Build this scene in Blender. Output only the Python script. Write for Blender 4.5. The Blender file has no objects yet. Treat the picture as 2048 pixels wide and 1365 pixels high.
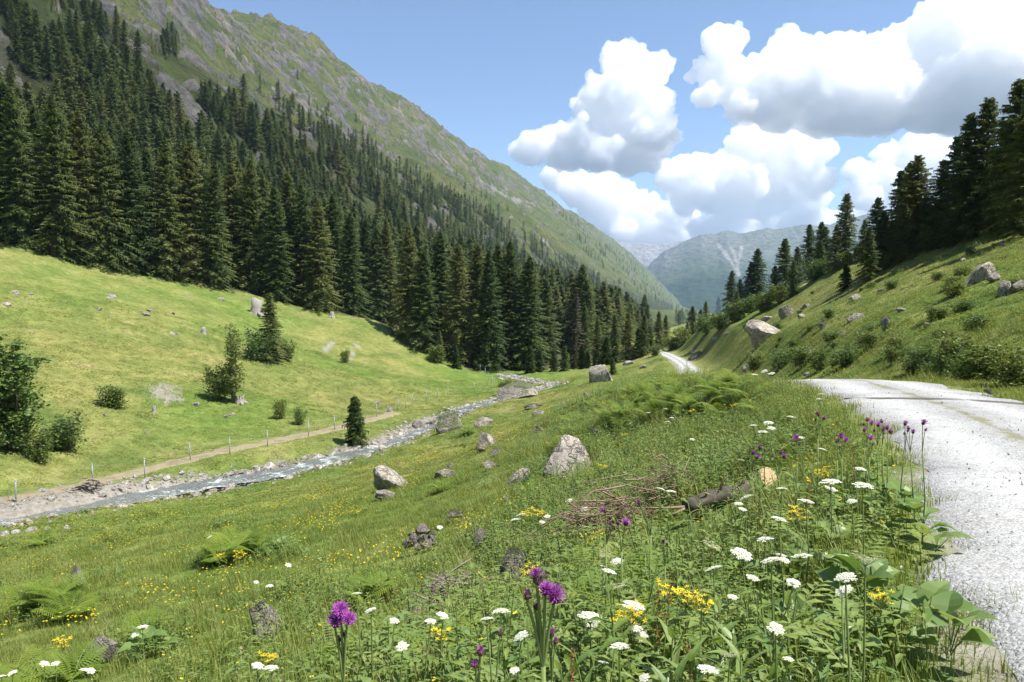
import bpy, math, random
import numpy as np
from mathutils import Vector, Matrix

R = math.radians
rng = np.random.default_rng(11)
random.seed(11)
scene = bpy.context.scene
col = scene.collection

# ------------------------------------------------------------------ camera
EYE = 0.0
PITCH = math.atan((682.5 - 602.0) / 1536.0)
cam_data = bpy.data.cameras.new('camera')
cam_data.sensor_width = 36.0
cam_data.lens = 27.0
cam_data.clip_start = 0.05
cam_data.clip_end = 60000.0
cam = bpy.data.objects.new('camera', cam_data)
col.objects.link(cam)
cam.location = (0, 0, EYE)
cam.rotation_euler = (R(90) - PITCH, 0, 0)
scene.camera = cam

# ------------------------------------------------------------------ sky and sun
SUN_EL = R(62)
SUN_AZ = math.atan2(0.94, -0.34)          # clockwise from +Y: from the right, a touch behind the camera
sun_vec = Vector((math.sin(SUN_AZ) * math.cos(SUN_EL), math.cos(SUN_AZ) * math.cos(SUN_EL), math.sin(SUN_EL)))
world = bpy.data.worlds.new('World')
scene.world = world
world.use_nodes = True
wn, wl = world.node_tree.nodes, world.node_tree.links
wn.clear()
w_out = wn.new('ShaderNodeOutputWorld')
w_bg = wn.new('ShaderNodeBackground')
sky_t = wn.new('ShaderNodeTexSky')
sky_t.sky_type = 'NISHITA'
sky_t.sun_disc = False
sky_t.sun_elevation = SUN_EL
sky_t.sun_rotation = SUN_AZ
sky_t.altitude = 1500
sky_t.air_density = 1.0
sky_t.dust_density = 0.3
sky_t.ozone_density = 2.0
w_bg.inputs['Strength'].default_value = 0.10
wl.new(sky_t.outputs[0], w_bg.inputs['Color'])
wl.new(w_bg.outputs[0], w_out.inputs['Surface'])
sun_data = bpy.data.lights.new('sun', 'SUN')
sun_data.energy = 5.0
sun_data.angle = R(0.53)
sun_data.color = (1.0, 0.955, 0.88)
sun = bpy.data.objects.new('sun', sun_data)
col.objects.link(sun)
sun.rotation_euler = sun_vec.to_track_quat('Z', 'Y').to_euler()
scene.view_settings.view_transform = 'Standard'
scene.view_settings.look = 'None'
scene.view_settings.gamma = 1.0
scene.view_settings.use_curve_mapping = False
scene.view_settings.exposure = 0.9
cy = scene.cycles
cy.max_bounces = 48
cy.diffuse_bounces = 3
cy.glossy_bounces = 2
cy.transmission_bounces = 4
cy.transparent_max_bounces = 8
cy.volume_bounces = 48
cy.use_denoising = True
cy.sample_clamp_indirect = 4.0
cy.use_adaptive_sampling = True
cy.adaptive_threshold = 0.02
scene.render.film_transparent = False

# ------------------------------------------------------------------ small tools
def sstep(a, b, x):
    t = np.clip((np.asarray(x, float) - a) / (np.asarray(b, float) - a), 0, 1)
    return t * t * (3 - 2 * t)

_perm = rng.integers(0, 256, (256, 256))
_ang = rng.random(256) * 2 * np.pi
_gx, _gy = np.cos(_ang), np.sin(_ang)
def perlin(x, y, seed=0):
    x = np.asarray(x, float) + seed * 17.31
    y = np.asarray(y, float) + seed * 9.77
    xi, yi = np.floor(x).astype(np.int64), np.floor(y).astype(np.int64)
    xf, yf = x - xi, y - yi
    u, v = xf * xf * xf * (xf * (xf * 6 - 15) + 10), yf * yf * yf * (yf * (yf * 6 - 15) + 10)
    def g(a, b, fx, fy):
        h = _perm[a & 255, b & 255]
        return _gx[h] * fx + _gy[h] * fy
    n00 = g(xi, yi, xf, yf); n10 = g(xi + 1, yi, xf - 1, yf)
    n01 = g(xi, yi + 1, xf, yf - 1); n11 = g(xi + 1, yi + 1, xf - 1, yf - 1)
    a = n00 + u * (n10 - n00); b = n01 + u * (n11 - n01)
    return (a + v * (b - a)) * 1.5
def fbm(x, y, octv=4, seed=0, gain=0.5, lac=2.03):
    s, a, f, tot = 0.0, 1.0, 1.0, 0.0
    for i in range(octv):
        s = s + a * perlin(np.asarray(x) * f, np.asarray(y) * f, seed + i * 3)
        tot += a; a *= gain; f *= lac
    return s / tot
def ridged(x, y, octv=4, seed=0):
    s, a, f, tot = 0.0, 1.0, 1.0, 0.0
    for i in range(octv):
        s = s + a * (1 - 2 * np.abs(perlin(np.asarray(x) * f, np.asarray(y) * f, seed + i * 5)))
        tot += a; a *= 0.5; f *= 2.1
    return s / tot

F_PX = 1536.0
def ray(u, v):
    """direction of a photograph pixel (2048 x 1365), scaled to run 1 m along +Y"""
    a = (np.asarray(u, float) - 1024.0) / F_PX
    b = (682.5 - np.asarray(v, float)) / F_PX
    cp, sp = math.cos(PITCH), math.sin(PITCH)
    dy = cp + b * sp
    dz = -sp + b * cp
    return a / dy, dz / dy
def pix(u, v, d):
    dx, dz = ray(u, v)
    return np.array([dx * d, d, dz * d])
def project(x, y, z):
    cp, sp = math.cos(PITCH), math.sin(PITCH)
    f = y * cp - z * sp
    up = y * sp + z * cp
    return 1024 + F_PX * x / f, 682.5 - F_PX * up / f

# ------------------------------------------------------------------ polylines: road, stream, path
def spline(pts, step=0.4):
    P = np.array(pts, float)
    out = []
    for i in range(len(P) - 1):
        p0, p1, p2, p3 = P[max(i - 1, 0)], P[i], P[i + 1], P[min(i + 2, len(P) - 1)]
        n = max(2, int(np.linalg.norm(p2 - p1) / step))
        t = np.linspace(0, 1, n, endpoint=False)[:, None]
        out.append(0.5 * ((2 * p1) + (-p0 + p2) * t + (2 * p0 - 5 * p1 + 4 * p2 - p3) * t ** 2 + (-p0 + 3 * p1 - 3 * p2 + p3) * t ** 3))
    out.append(P[-1:])
    return np.concatenate(out)
def near_line(L, x, y):
    """distance, index of the nearest polyline sample, and signed side (+ = right of travel)"""
    x = np.ravel(x); y = np.ravel(y)
    D = np.empty(len(x)); I = np.empty(len(x), int)
    for a in range(0, len(x), 60000):
        dx = x[a:a + 60000, None] - L[None, :, 0]
        dy = y[a:a + 60000, None] - L[None, :, 1]
        d2 = dx * dx + dy * dy
        i = d2.argmin(1)
        I[a:a + 60000] = i
        D[a:a + 60000] = np.sqrt(d2[np.arange(len(i)), i])
    T = np.gradient(L[:, :2], axis=0)
    T /= np.linalg.norm(T, axis=1)[:, None] + 1e-9
    side = (x - L[I, 0]) * T[I, 1] - (y - L[I, 1]) * T[I, 0]
    return D, I, side

road_left = [(1.0, -8, -1.62), (1.25, -2, -1.64), (1.85, 2.3, -1.66), (2.55, 4.37, -1.69), (3.6, 6.6, -1.70), (4.6, 9, -1.74), (5.9, 13.2, -1.83), (6.75, 17, -1.95), (7.2, 20, -2.1),
             (8.0, 27, -2.95), (9.2, 38, -4.3), (11.0, 50, -5.8), (15.5, 75, -7.7), (21.5, 100, -8.95), (25.0, 125, -9.4), (25.8, 150, -9.75), (22, 185, -11.5), (14, 230, -14)]
_rl = spline(road_left, 0.35)
_rt = np.gradient(_rl[:, :2], axis=0); _rt /= np.linalg.norm(_rt, axis=1)[:, None]
ROADW = 3.1
ROAD = _rl.copy()
ROAD[:, 0] += _rt[:, 1] * ROADW / 2; ROAD[:, 1] -= _rt[:, 0] * ROADW / 2

def at_z(u, v, z):
    dx, dz = ray(u, v)
    d = z / dz
    return (dx * d, d, z)
stream_px = [(-330, 1110, -10.95), (-120, 1065, -10.98), (0, 1040, -11.0), (150, 1014, -11.0), (300, 988, -11.02), (450, 962, -11.04), (560, 944, -11.05), (680, 914, -11.08), (780, 888, -11.1), (845, 860, -11.12),
             (890, 834, -11.15), (950, 812, -11.2), (1030, 792, -11.25), (1100, 778, -11.3), (1115, 770, -11.35), (1085, 764, -11.38), (1035, 754, -11.42), (1010, 748, -11.5)]
STREAM = spline([at_z(*p) for p in stream_px], 0.5)
path_px = [(-200, 1035, -10.6), (0, 1000, -10.6), (110, 980, -10.6), (230, 955, -10.6), (350, 925, -10.55), (450, 902, -10.5), (560, 880, -10.5), (680, 855, -10.6), (790, 826, -10.8)]
DIRT = spline([at_z(*p) for p in path_px], 0.5)

# ------------------------------------------------------------------ the lie of the land
AX = np.array([0.25, 0.9682])             # valley axis
def st(x, y):
    return x * AX[1] - y * AX[0], x * AX[0] + y * AX[1]

ctrl = [pix(*c) for c in [
    (0, 1365, 10.5), (300, 1365, 8), (650, 1365, 5.6), (1024, 1365, 3.75), (1500, 1365, 3.45), (1800, 1365, 3.4),
    (520, 1290, 9.6), (150, 1180, 17), (480, 1130, 17), (840, 1110, 14.5), (1020, 1185, 9.6), (780, 982, 28), (1140, 962, 20), (1140, 1050, 12.5),
    (150, 1060, 33), (400, 1000, 42), (640, 945, 48), (740, 915, 53), (600, 1040, 25), (300, 1100, 24),
    (1000, 890, 47), (900, 856, 62), (975, 850, 58), (1030, 792, 90), (1205, 762, 84), (1076, 862, 47), (1076, 828, 66), (1176, 795, 62),
    (1250, 775, 38), (1350, 762, 30), (1450, 764, 24), (1150, 808, 38), (1100, 880, 32), (1300, 860, 22), (1400, 910, 14), (1500, 845, 16),
    (1600, 910, 10), (1700, 1000, 7), (1250, 1000, 13), (1300, 1150, 7.2), (1100, 1280, 6), (1500, 1100, 6), (1280, 728, 112), (1240, 745, 98),
    (2048, 822, 14.2), (2048, 760, 16.4), (2048, 700, 20.5), (2048, 600, 30), (2048, 500, 46), (2048, 440, 62),
    (1900, 782, 17.8), (1850, 700, 25), (1850, 600, 38), (1850, 480, 78), (1700, 745, 25), (1700, 690, 34), (1700, 600, 58), (1700, 525, 104),
    (1640, 748, 25), (1600, 715, 37), (1600, 650, 66), (1600, 580, 118), (1500, 738, 42), (1500, 680, 76), (1500, 620, 128),
    (1420, 650, 132), (1420, 700, 100), (1400, 733, 86), (1385, 668, 142), (1330, 695, 162), (1300, 703, 158),
    (0, 483, 110), (250, 547, 118), (430, 578, 125), (550, 607, 130), (750, 645, 136), (840, 700, 131), (930, 742, 127), (1100, 742, 128), (1200, 732, 135), (1260, 716, 142),
    (0, 900, 46), (100, 760, 62), (0, 600, 86), (300, 700, 82), (300, 800, 65), (300, 890, 55), (500, 800, 71), (500, 700, 96), (650, 700, 112),
    (650, 800, 82), (800, 765, 99), (900, 782, 99), (150, 940, 48),
]]
ctrl += [np.array(c, float) for c in [
    (0, 0, -1.66), (0.6, 2.2, -1.70), (-2.5, 0, -2.3), (-1.5, 3, -2.25), (-8, 0, -4.6), (-20, 5, -8.6), (-40, 30, -10.6), (-60, 30, -8.0), (-80, 60, 1.0), (-95, 90, 8.5), (-50, 0, -10.5), (-90, 0, 0),
    (2, -8, -1.6), (5, -8, -1.6), (-5, -20, -3), (12, 0, 0.3), (12, -12, 0.6), (20, 5, 4.0), (32, 20, 8.0), (45, 60, 9.0), (55, 90, 9.5), (60, 120, 8), (55, 150, 3), (48, 175, -3), (60, 30, 15), (70, 60, 15),
    (35, 190, -14), (15, 190, -13.5), (-10, 170, -13), (-35, 180, -4), (20, 230, -15), (60, 220, -10), (-20, 230, -9), (-60, 200, 10)]]
ctrl = np.array(ctrl)
def tps_fit(P, lam):
    n = len(P)
    d = np.linalg.norm(P[:, None, :2] - P[None, :, :2], axis=2)
    K = np.where(d > 0, d * d * np.log(d + 1e-12), 0) + lam * np.eye(n)
    Q = np.c_[np.ones(n), P[:, :2]]
    A = np.block([[K, Q], [Q.T, np.zeros((3, 3))]])
    return np.linalg.solve(A, np.r_[P[:, 2], np.zeros(3)])
_S = 30.0
_cp = ctrl.copy(); _cp[:, :2] /= _S
_w = tps_fit(_cp, 0.004)
def tps(x, y):
    out = np.empty(len(x))
    for a in range(0, len(x), 40000):
        X = x[a:a + 40000, None] / _S - _cp[None, :, 0]
        Y = y[a:a + 40000, None] / _S - _cp[None, :, 1]
        r2 = X * X + Y * Y + 1e-12
        out[a:a + 40000] = (0.5 * r2 * np.log(r2)) @ _w[:-3] + _w[-3] + _w[-2] * x[a:a + 40000] / _S + _w[-1] * y[a:a + 40000] / _S
    return out
def floor_z(t):
    return -11.5 - 0.02 * np.clip(t - 140, 0, 1500) - 0.01 * np.clip(t - 1640, 0, 4000)
CREST_T = [0, 815, 878, 1057, 1099, 1177, 1230, 1420, 1544, 1612, 1808, 1837, 2146, 2339, 2412, 2853, 3441, 4237, 5543, 9000]
CREST_K = [0.865, 0.865, 0.895, 1.006, 1.038, 1.031, 1.002, 1.035, 1.05, 1.042, 1.046, 1.022, 1.041, 1.092, 1.074, 1.087, 1.082, 1.102, 1.105, 1.105]
def mountain(q, t):
    """left valley side, q metres left of the axis and t along it; returns height and how rocky it is"""
    F = floor_z(t)
    qw = q + sstep(110, 260, q) * (26 * fbm(t / 260, q / 260, 3, 4) + 9 * fbm(t / 55, q / 120, 3, 8))
    base = np.interp(qw, [0, 38, 57, 71, 98, 160], [0, 0, 8, 11.5, 20, 37]) + F
    up_a = np.interp(qw, [160, 347, 425, 600, 680, 850, 1200, 2600], [0, 159, 197, 384, 418, 430, 380, 60])
    up_b = np.interp(qw, [160, 347, 480, 616, 690, 850, 1200, 2600], [0, 162, 278, 392, 418, 425, 370, 50])
    k = sstep(1350, 2100, t)
    up = up_a * (1 - k) + up_b * k
    z = base + np.where(qw > 160, up, 0)
    z = z * (1 + (np.interp(t, CREST_T, CREST_K) - 1) * sstep(230, 430, q))
    # a nearer spur that climbs out of the frame on the left
    z = z + sstep(330, 620, q) * 95 * sstep(860, 600, t)
    rough = sstep(120, 300, q)
    z = z + rough * (10 * fbm(t / 170, q / 190, 4, 21) + 5.0 * ridged(t / 62, q / 150, 3, 33))
    face = sstep(415, 450, qw) * sstep(690, 560, qw) * (1 - 0.35 * k)
    crag = sstep(150, 210, q) * sstep(400, 330, q) * sstep(1100, 600, t)
    nz = fbm(t / 44, q / 30, 5, 41, 0.6)
    rock = sstep(0.02, 0.20, nz + 0.20 * face + 0.12 * crag - 0.17)
    rock = np.maximum(rock, sstep(0.0, 0.14, fbm(t / 42, q / 15, 5, 55, 0.6) - 0.26 + 0.16 * face))
    rock = rock * sstep(130, 190, q)
    z = z + rock * (2.5 + 5.0 * ridged(t / 26, q / 30, 3, 60) + 2.0 * fbm(t / 12, q / 12, 2, 61))
    return z, rock
def height(x, y):
    s, t = st(x, y)
    q = -s
    r = np.hypot(x, y)
    zl, rock = mountain(q, t)
    F = floor_z(t)
    zr = F + np.clip(s, 0, None) * 0.05 + np.clip(s - 60, 0, 400) * 0.10 * sstep(500, 120, t)
    far = np.where(q > 0, zl, zr)
    near = far.copy()
    m = r < 300
    near[m] = tps(x[m], y[m])
    wl_ = sstep(95, 135, q) * sstep(40, 90, r)
    near = near * (1 - wl_) + zl * wl_
    wr_ = sstep(70, 110, s)
    near = near * (1 - wr_) + (14 + 0.12 * np.clip(s - 70, 0, 300)) * wr_
    w = sstep(175, 270, r)
    z = near * (1 - w) + far * w
    # lumps and hollows of the turf
    turf = np.clip(1 - rock, 0, 1) * sstep(1.5, 6, r)
    am = 0.05 + 0.0022 * np.clip(r, 0, 150)
    z = z + turf * am * (1.3 * fbm(x / 3.1, y / 3.1, 3, 70) + 1.2 * fbm(x / 9.5, y / 9.5, 2, 75)) * sstep(700, 300, r)
    dirt = np.zeros_like(z)
    lush = np.zeros_like(z)
    m = np.where(r < 260)[0]
    xm, ym = x[m], y[m]
    D, I, sd = near_line(ROAD[::2], xm, ym)
    zr_ = ROAD[::2][I, 2]
    w = sstep(ROADW / 2 + np.where(sd > 0, 6.0, 1.6), ROADW / 2 + 0.15, D)
    # shallow ditch on the uphill side
    z[m] = z[m] * (1 - w) + (zr_ - 0.04) * w
    dirt[m] = np.maximum(dirt[m], sstep(ROADW / 2 + 0.22, ROADW / 2 - 0.2, D + 0.35 * fbm(xm * 1.3, ym * 1.3, 3, 80)))
    D, I, sd = near_line(STREAM, xm, ym)
    D = D / np.interp(STREAM[I, 1], [36, 50, 62, 80, 125], [1.0, 0.8, 0.62, 0.5, 0.45])
    zs = STREAM[I, 2]
    w = sstep(6.0, 2.1, D)
    z[m] = z[m] * (1 - w) + np.minimum(z[m], zs + 0.22) * w
    w = sstep(1.75, 0.9, D)
    z[m] = z[m] - w * 0.55
    dirt[m] = np.maximum(dirt[m], sstep(2.9, 2.0, D + 0.9 * fbm(xm / 2, ym / 2, 3, 85) + np.where(sd > 0, 0.9, -0.1)))
    D, I, sd = near_line(DIRT, xm, ym)
    w = sstep(4.0, 1.6, D)
    z[m] = z[m] * (1 - w) + (DIRT[I, 2] - 0.02) * w
    return z, rock, dirt

GRIDMARK = 1
# polar grid about the viewpoint: fine in the field of view, coarse behind
_aw = R(41)
ang = np.concatenate([np.linspace(-_aw, _aw, 860), np.linspace(_aw, 2 * np.pi - _aw, 62)[1:-1]])
rad = np.concatenate([np.geomspace(0.7, 120, 250, endpoint=False), np.geomspace(120, 3000, 500, endpoint=False), np.geomspace(3000, 5600, 30)])
NA, NR = len(ang), len(rad)
AA, RR = np.meshgrid(ang, rad, indexing='ij')
GX, GY = RR * np.sin(AA), RR * np.cos(AA)
gz, grock, gdirt = height(GX.ravel(), GY.ravel())
GZ = gz.reshape(NA, NR); GROCK = grock.reshape(NA, NR); GDIRT = gdirt.reshape(NA, NR)
NF = 860
_lr = np.log(rad)
def _gidx(x, y):
    a = np.arctan2(x, y); r = np.hypot(x, y)
    fa = np.clip((a + _aw) / (2 * _aw) * (NF - 1), 0, NF - 1.001)
    ir = np.clip(np.searchsorted(rad, r) - 1, 0, NR - 2)
    fr = np.clip((r - rad[ir]) / (rad[ir + 1] - rad[ir]), 0, 1)
    ia = fa.astype(int)
    return ia, fa - ia, ir, fr
def sample(G, x, y):
    x = np.atleast_1d(np.asarray(x, float)); y = np.atleast_1d(np.asarray(y, float))
    ia, ta, ir, tr = _gidx(x, y)
    return (G[ia, ir] * (1 - ta) * (1 - tr) + G[ia + 1, ir] * ta * (1 - tr) + G[ia, ir + 1] * (1 - ta) * tr + G[ia + 1, ir + 1] * ta * tr)
def zat(x, y):
    return sample(GZ, x, y)
def normal_at(x, y, e=0.6):
    zx = (zat(x + e, y) - zat(x - e, y)) / (2 * e)
    zy = (zat(x, y + e) - zat(x, y - e)) / (2 * e)
    n = np.stack([-zx, -zy, np.ones_like(zx)], 1)
    return n / np.linalg.norm(n, axis=1)[:, None]
GEL = GZ / RR
def hit(u, v, rmin=1.2):
    """where a pixel's ray first meets the ground"""
    u = np.atleast_1d(np.asarray(u, float)); v = np.atleast_1d(np.asarray(v, float))
    dx, dz = ray(u, v)
    k = np.hypot(dx, 1.0)
    el = dz / k
    a = np.arctan2(dx, 1.0)
    ia = np.clip(np.round((a + _aw) / (2 * _aw) * (NF - 1)).astype(int), 0, NF - 1)
    out = np.full((len(u), 3), np.nan)
    i0 = int(np.searchsorted(rad, rmin))
    for c in range(0, len(u), 8000):
        E = GEL[ia[c:c + 8000]] >= el[c:c + 8000, None]
        E[:, :i0] = False
        j = E.argmax(1)
        ok = E[np.arange(len(j)), j] & (j > 0)
        g = GEL[ia[c:c + 8000]]
        n = np.arange(len(j))
        e0, e1 = g[n, np.maximum(j - 1, 0)], g[n, j]
        f = np.clip((el[c:c + 8000] - e0) / np.where(np.abs(e1 - e0) < 1e-9, 1, e1 - e0), 0, 1)
        r = rad[np.maximum(j - 1, 0)] * (1 - f) + rad[j] * f
        x, y = r * np.sin(a[c:c + 8000]), r * np.cos(a[c:c + 8000])
        o = np.stack([x, y, r * el[c:c + 8000]], 1)
        o[~ok] = np.nan
        out[c:c + 8000] = o
    return out
def hit1(u, v):
    h = hit(u, v)[0]
    if np.isnan(h[0]):
        for k in range(1, 60):
            h = hit(u, v + 3 * k)[0]
            if not np.isnan(h[0]):
                break
    return h

# ------------------------------------------------------------------ materials
def new_mat(name):
    m = bpy.data.materials.new(name)
    m.use_nodes = True
    m.node_tree.nodes.clear()
    return m, m.node_tree.nodes, m.node_tree.links
def N(nodes, t, **kw):
    n = nodes.new(t)
    for k, v in kw.items():
        setattr(n, k, v)
    return n
def noise(nodes, links, vec, scale, detail=4.0, rough=0.55, dist=0.0):
    n = nodes.new('ShaderNodeTexNoise')
    n.inputs['Scale'].default_value = scale
    n.inputs['Detail'].default_value = detail
    n.inputs['Roughness'].default_value = rough
    n.inputs['Distortion'].default_value = dist
    if vec is not None:
        links.new(vec, n.inputs['Vector'])
    return n.outputs['Fac']
def ramp(nodes, links, fac, stops):
    n = nodes.new('ShaderNodeValToRGB')
    e = n.color_ramp.elements
    while len(e) < len(stops):
        e.new(0.5)
    for i, (p, c) in enumerate(stops):
        e[i].position = p
        e[i].color = (c[0], c[1], c[2], 1) if not np.isscalar(c) else (c, c, c, 1)
    links.new(fac, n.inputs['Fac'])
    return n.outputs['Color']
def mix(nodes, links, fac, a, b, mode='MIX'):
    n = nodes.new('ShaderNodeMix')
    n.data_type = 'RGBA'
    n.blend_type = mode
    for sock, val in ((n.inputs[0], fac), (n.inputs[6], a), (n.inputs[7], b)):
        if hasattr(val, 'is_linked') or hasattr(val, 'links'):
            links.new(val, sock)
        elif np.isscalar(val):
            sock.default_value = val if sock == n.inputs[0] else (val, val, val, 1)
        else:
            sock.default_value = (val[0], val[1], val[2], 1)
    return n.outputs[2]
def mathn(nodes, links, op, a, b=None, c=None, clamp=False):
    n = nodes.new('ShaderNodeMath')
    n.operation = op
    n.use_clamp = clamp
    for i, v in enumerate((a, b, c)):
        if v is None:
            continue
        if np.isscalar(v):
            n.inputs[i].default_value = v
        else:
            links.new(v, n.inputs[i])
    return n.outputs[0]
def world_pos(nodes):
    return nodes.new('ShaderNodeNewGeometry').outputs['Position']
def bump(nodes, links, h, strength, dist):
    b = nodes.new('ShaderNodeBump')
    b.inputs['Strength'].default_value = strength
    b.inputs['Distance'].default_value = dist
    links.new(h, b.inputs['Height'])
    return b.outputs['Normal']
def finish(nodes, links, color, rough=0.9, normal=None, spec=0.2):
    p = nodes.new('ShaderNodeBsdfPrincipled')
    if np.isscalar(rough):
        p.inputs['Roughness'].default_value = rough
    else:
        links.new(rough, p.inputs['Roughness'])
    p.inputs['Specular IOR Level'].default_value = spec
    if hasattr(color, 'links'):
        links.new(color, p.inputs['Base Color'])
    else:
        p.inputs['Base Color'].default_value = (*color, 1)
    if normal is not None:
        links.new(normal, p.inputs['Normal'])
    o = nodes.new('ShaderNodeOutputMaterial')
    links.new(p.outputs[0], o.inputs['Surface'])
    return p

def meadow_group():
    g = bpy.data.node_groups.new('meadow_colour', 'ShaderNodeTree')
    g.interface.new_socket('Color', in_out='OUTPUT', socket_type='NodeSocketColor')
    n, l = g.nodes, g.links
    pos = world_pos(n)
    big = noise(n, l, pos, 0.045, 3, 0.5)
    mid = noise(n, l, pos, 0.22, 4, 0.6)
    fine = noise(n, l, pos, 1.6, 3, 0.6)
    a = ramp(n, l, mid, [(0.30, (0.100, 0.142, 0.034)), (0.46, (0.158, 0.186, 0.050)), (0.60, (0.208, 0.220, 0.066)), (0.74, (0.262, 0.245, 0.100))])
    b = ramp(n, l, big, [(0.36, (0.76, 0.96, 0.72)), (0.52, (1, 1, 1)), (0.66, (1.14, 1.04, 1.1))])
    c = mix(n, l, 1.0, a, b, 'MULTIPLY')
    f = ramp(n, l, fine, [(0.3, 0.72), (0.5, 1.0), (0.7, 1.22)])
    c = mix(n, l, 1.0, c, f, 'MULTIPLY')
    o = n.new('NodeGroupOutput')
    l.new(c, o.inputs[0])
    return g
MEADOW = meadow_group()

def rock_color(n, l, pos, scale=1.0, tint=(1, 1, 1)):
    a = noise(n, l, pos, 0.9 * scale, 8, 0.65)
    b = noise(n, l, pos, 5.5 * scale, 6, 0.7)
    c = ramp(n, l, a, [(0.28, (0.10, 0.094, 0.086)), (0.45, (0.22, 0.205, 0.185)), (0.60, (0.33, 0.31, 0.285)), (0.78, (0.43, 0.405, 0.37))])
    d = ramp(n, l, b, [(0.3, 0.62), (0.5, 1.0), (0.72, 1.25)])
    c = mix(n, l, 1.0, c, d, 'MULTIPLY')
    return mix(n, l, 1.0, c, tint, 'MULTIPLY'), a, b

def mat_ground():
    m, n, l = new_mat('meadow_ground')
    pos = world_pos(n)
    at = N(n, 'ShaderNodeAttribute', attribute_name='cover')
    sep = n.new('ShaderNodeSeparateColor'); l.new(at.outputs['Color'], sep.inputs[0])
    gr = n.new('ShaderNodeGroup'); gr.node_tree = MEADOW
    spk = noise(n, l, pos, 7.0, 5, 0.75)
    sp = ramp(n, l, spk, [(0.30, 0.62), (0.5, 0.95), (0.72, 1.28)])
    grass = mix(n, l, 1.0, gr.outputs[0], sp, 'MULTIPLY')
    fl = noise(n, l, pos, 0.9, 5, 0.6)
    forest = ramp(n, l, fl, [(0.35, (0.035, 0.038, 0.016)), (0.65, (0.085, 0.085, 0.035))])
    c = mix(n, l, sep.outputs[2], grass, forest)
    dn = noise(n, l, pos, 3.0, 8, 0.7)
    dirt = ramp(n, l, dn, [(0.3, (0.17, 0.15, 0.115)), (0.5, (0.26, 0.237, 0.197)), (0.72, (0.37, 0.35, 0.315))])
    c = mix(n, l, sep.outputs[1], c, dirt)
    h = noise(n, l, pos, 4.0, 6, 0.7)
    finish(n, l, c, 0.95, bump(n, l, h, 0.7, 0.18), 0.1)
    return m
def mat_mountain():
    m, n, l = new_mat('mountain_turf_and_rock')
    pos = world_pos(n)
    at = N(n, 'ShaderNodeAttribute', attribute_name='cover')
    sep = n.new('ShaderNodeSeparateColor'); l.new(at.outputs['Color'], sep.inputs[0])
    a = noise(n, l, pos, 0.012, 5, 0.6)
    b = noise(n, l, pos, 0.07, 6, 0.7)
    g = ramp(n, l, a, [(0.32, (0.074, 0.102, 0.031)), (0.5, (0.112, 0.134, 0.042)), (0.68, (0.165, 0.165, 0.066))])
    gb = ramp(n, l, b, [(0.3, 0.58), (0.48, 0.95), (0.68, 1.3)])
    g = mix(n, l, 1.0, g, gb, 'MULTIPLY')
    sh = noise(n, l, pos, 0.19, 4, 0.7)
    shr = ramp(n, l, sh, [(0.56, 0.0), (0.63, 1.0)])
    g = mix(n, l, shr, g, (0.045, 0.075, 0.022))
    vec = n.new('ShaderNodeMapping'); vec.inputs['Scale'].default_value = (1, 1, 0.35); l.new(pos, vec.inputs['Vector'])
    rk, ra, rb = rock_color(n, l, vec.outputs[0], 0.14, (0.68, 0.69, 0.71))
    tint = ramp(n, l, noise(n, l, pos, 0.018, 3, 0.5), [(0.42, (0.78, 0.80, 0.84)), (0.62, (1.1, 1.05, 0.98)), (0.72, (1.5, 1.36, 1.18))])
    rk = mix(n, l, 1.0, rk, tint, 'MULTIPLY')
    crack = noise(n, l, vec.outputs[0], 0.30, 8, 0.80)
    fac = mathn(n, l, 'ADD', sep.outputs[0], mathn(n, l, 'MULTIPLY', mathn(n, l, 'SUBTRACT', crack, 0.54), 3.6))
    fac = ramp(n, l, fac, [(0.38, 0.0), (0.58, 1.0)])
    c = mix(n, l, fac, g, rk)
    sc = noise(n, l, pos, 0.5, 6, 0.7)
    scree = ramp(n, l, sc, [(0.3, (0.20, 0.19, 0.17)), (0.7, (0.33, 0.315, 0.29))])
    c = mix(n, l, sep.outputs[1], c, scree)
    fl = noise(n, l, pos, 0.15, 5, 0.6)
    forest = ramp(n, l, fl, [(0.35, (0.030, 0.040, 0.018)), (0.65, (0.075, 0.090, 0.035))])
    c = mix(n, l, sep.outputs[2], c, forest)
    h = mathn(n, l, 'ADD', crack, mathn(n, l, 'MULTIPLY', b, 1.5))
    finish(n, l, c, 0.95, bump(n, l, h, 1.0, 5.0), 0.1)
    return m
M_GROUND, M_MOUNT = mat_ground(), mat_mountain()

def mesh_np(name, V, Fq, mats=(), smooth=True, tri=None):
    """mesh from numpy vertices, quads (M,4) and/or triangles (K,3)"""
    me = bpy.data.meshes.new(name)
    V = np.asarray(V, np.float32)
    parts = []
    if Fq is not None and len(Fq):
        parts.append((np.asarray(Fq, np.int32), 4))
    if tri is not None and len(tri):
        parts.append((np.asarray(tri, np.int32), 3))
    loops = np.concatenate([p.ravel() for p, k in parts])
    tot = np.concatenate([np.full(len(p), k, np.int32) for p, k in parts])
    start = np.concatenate([[0], np.cumsum(tot)[:-1]]).astype(np.int32)
    me.vertices.add(len(V)); me.vertices.foreach_set('co', V.ravel())
    me.loops.add(len(loops)); me.loops.foreach_set('vertex_index', loops)
    me.polygons.add(len(tot)); me.polygons.foreach_set('loop_start', start); me.polygons.foreach_set('loop_total', tot)
    if smooth:
        me.polygons.foreach_set('use_smooth', np.ones(len(tot), bool))
    for m in mats:
        me.materials.append(m)
    me.update()
    me.validate()
    return me
def link(name, me, parent=None):
    o = bpy.data.objects.new(name, me)
    col.objects.link(o)
    if parent is not None:
        o.parent = parent
    return o
def tag(o, label=None, cat=None, group=None, kind=None):
    if label: o['label'] = label
    if cat: o['category'] = cat
    if group: o['group'] = group
    if kind: o['kind'] = kind
    return o
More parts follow.
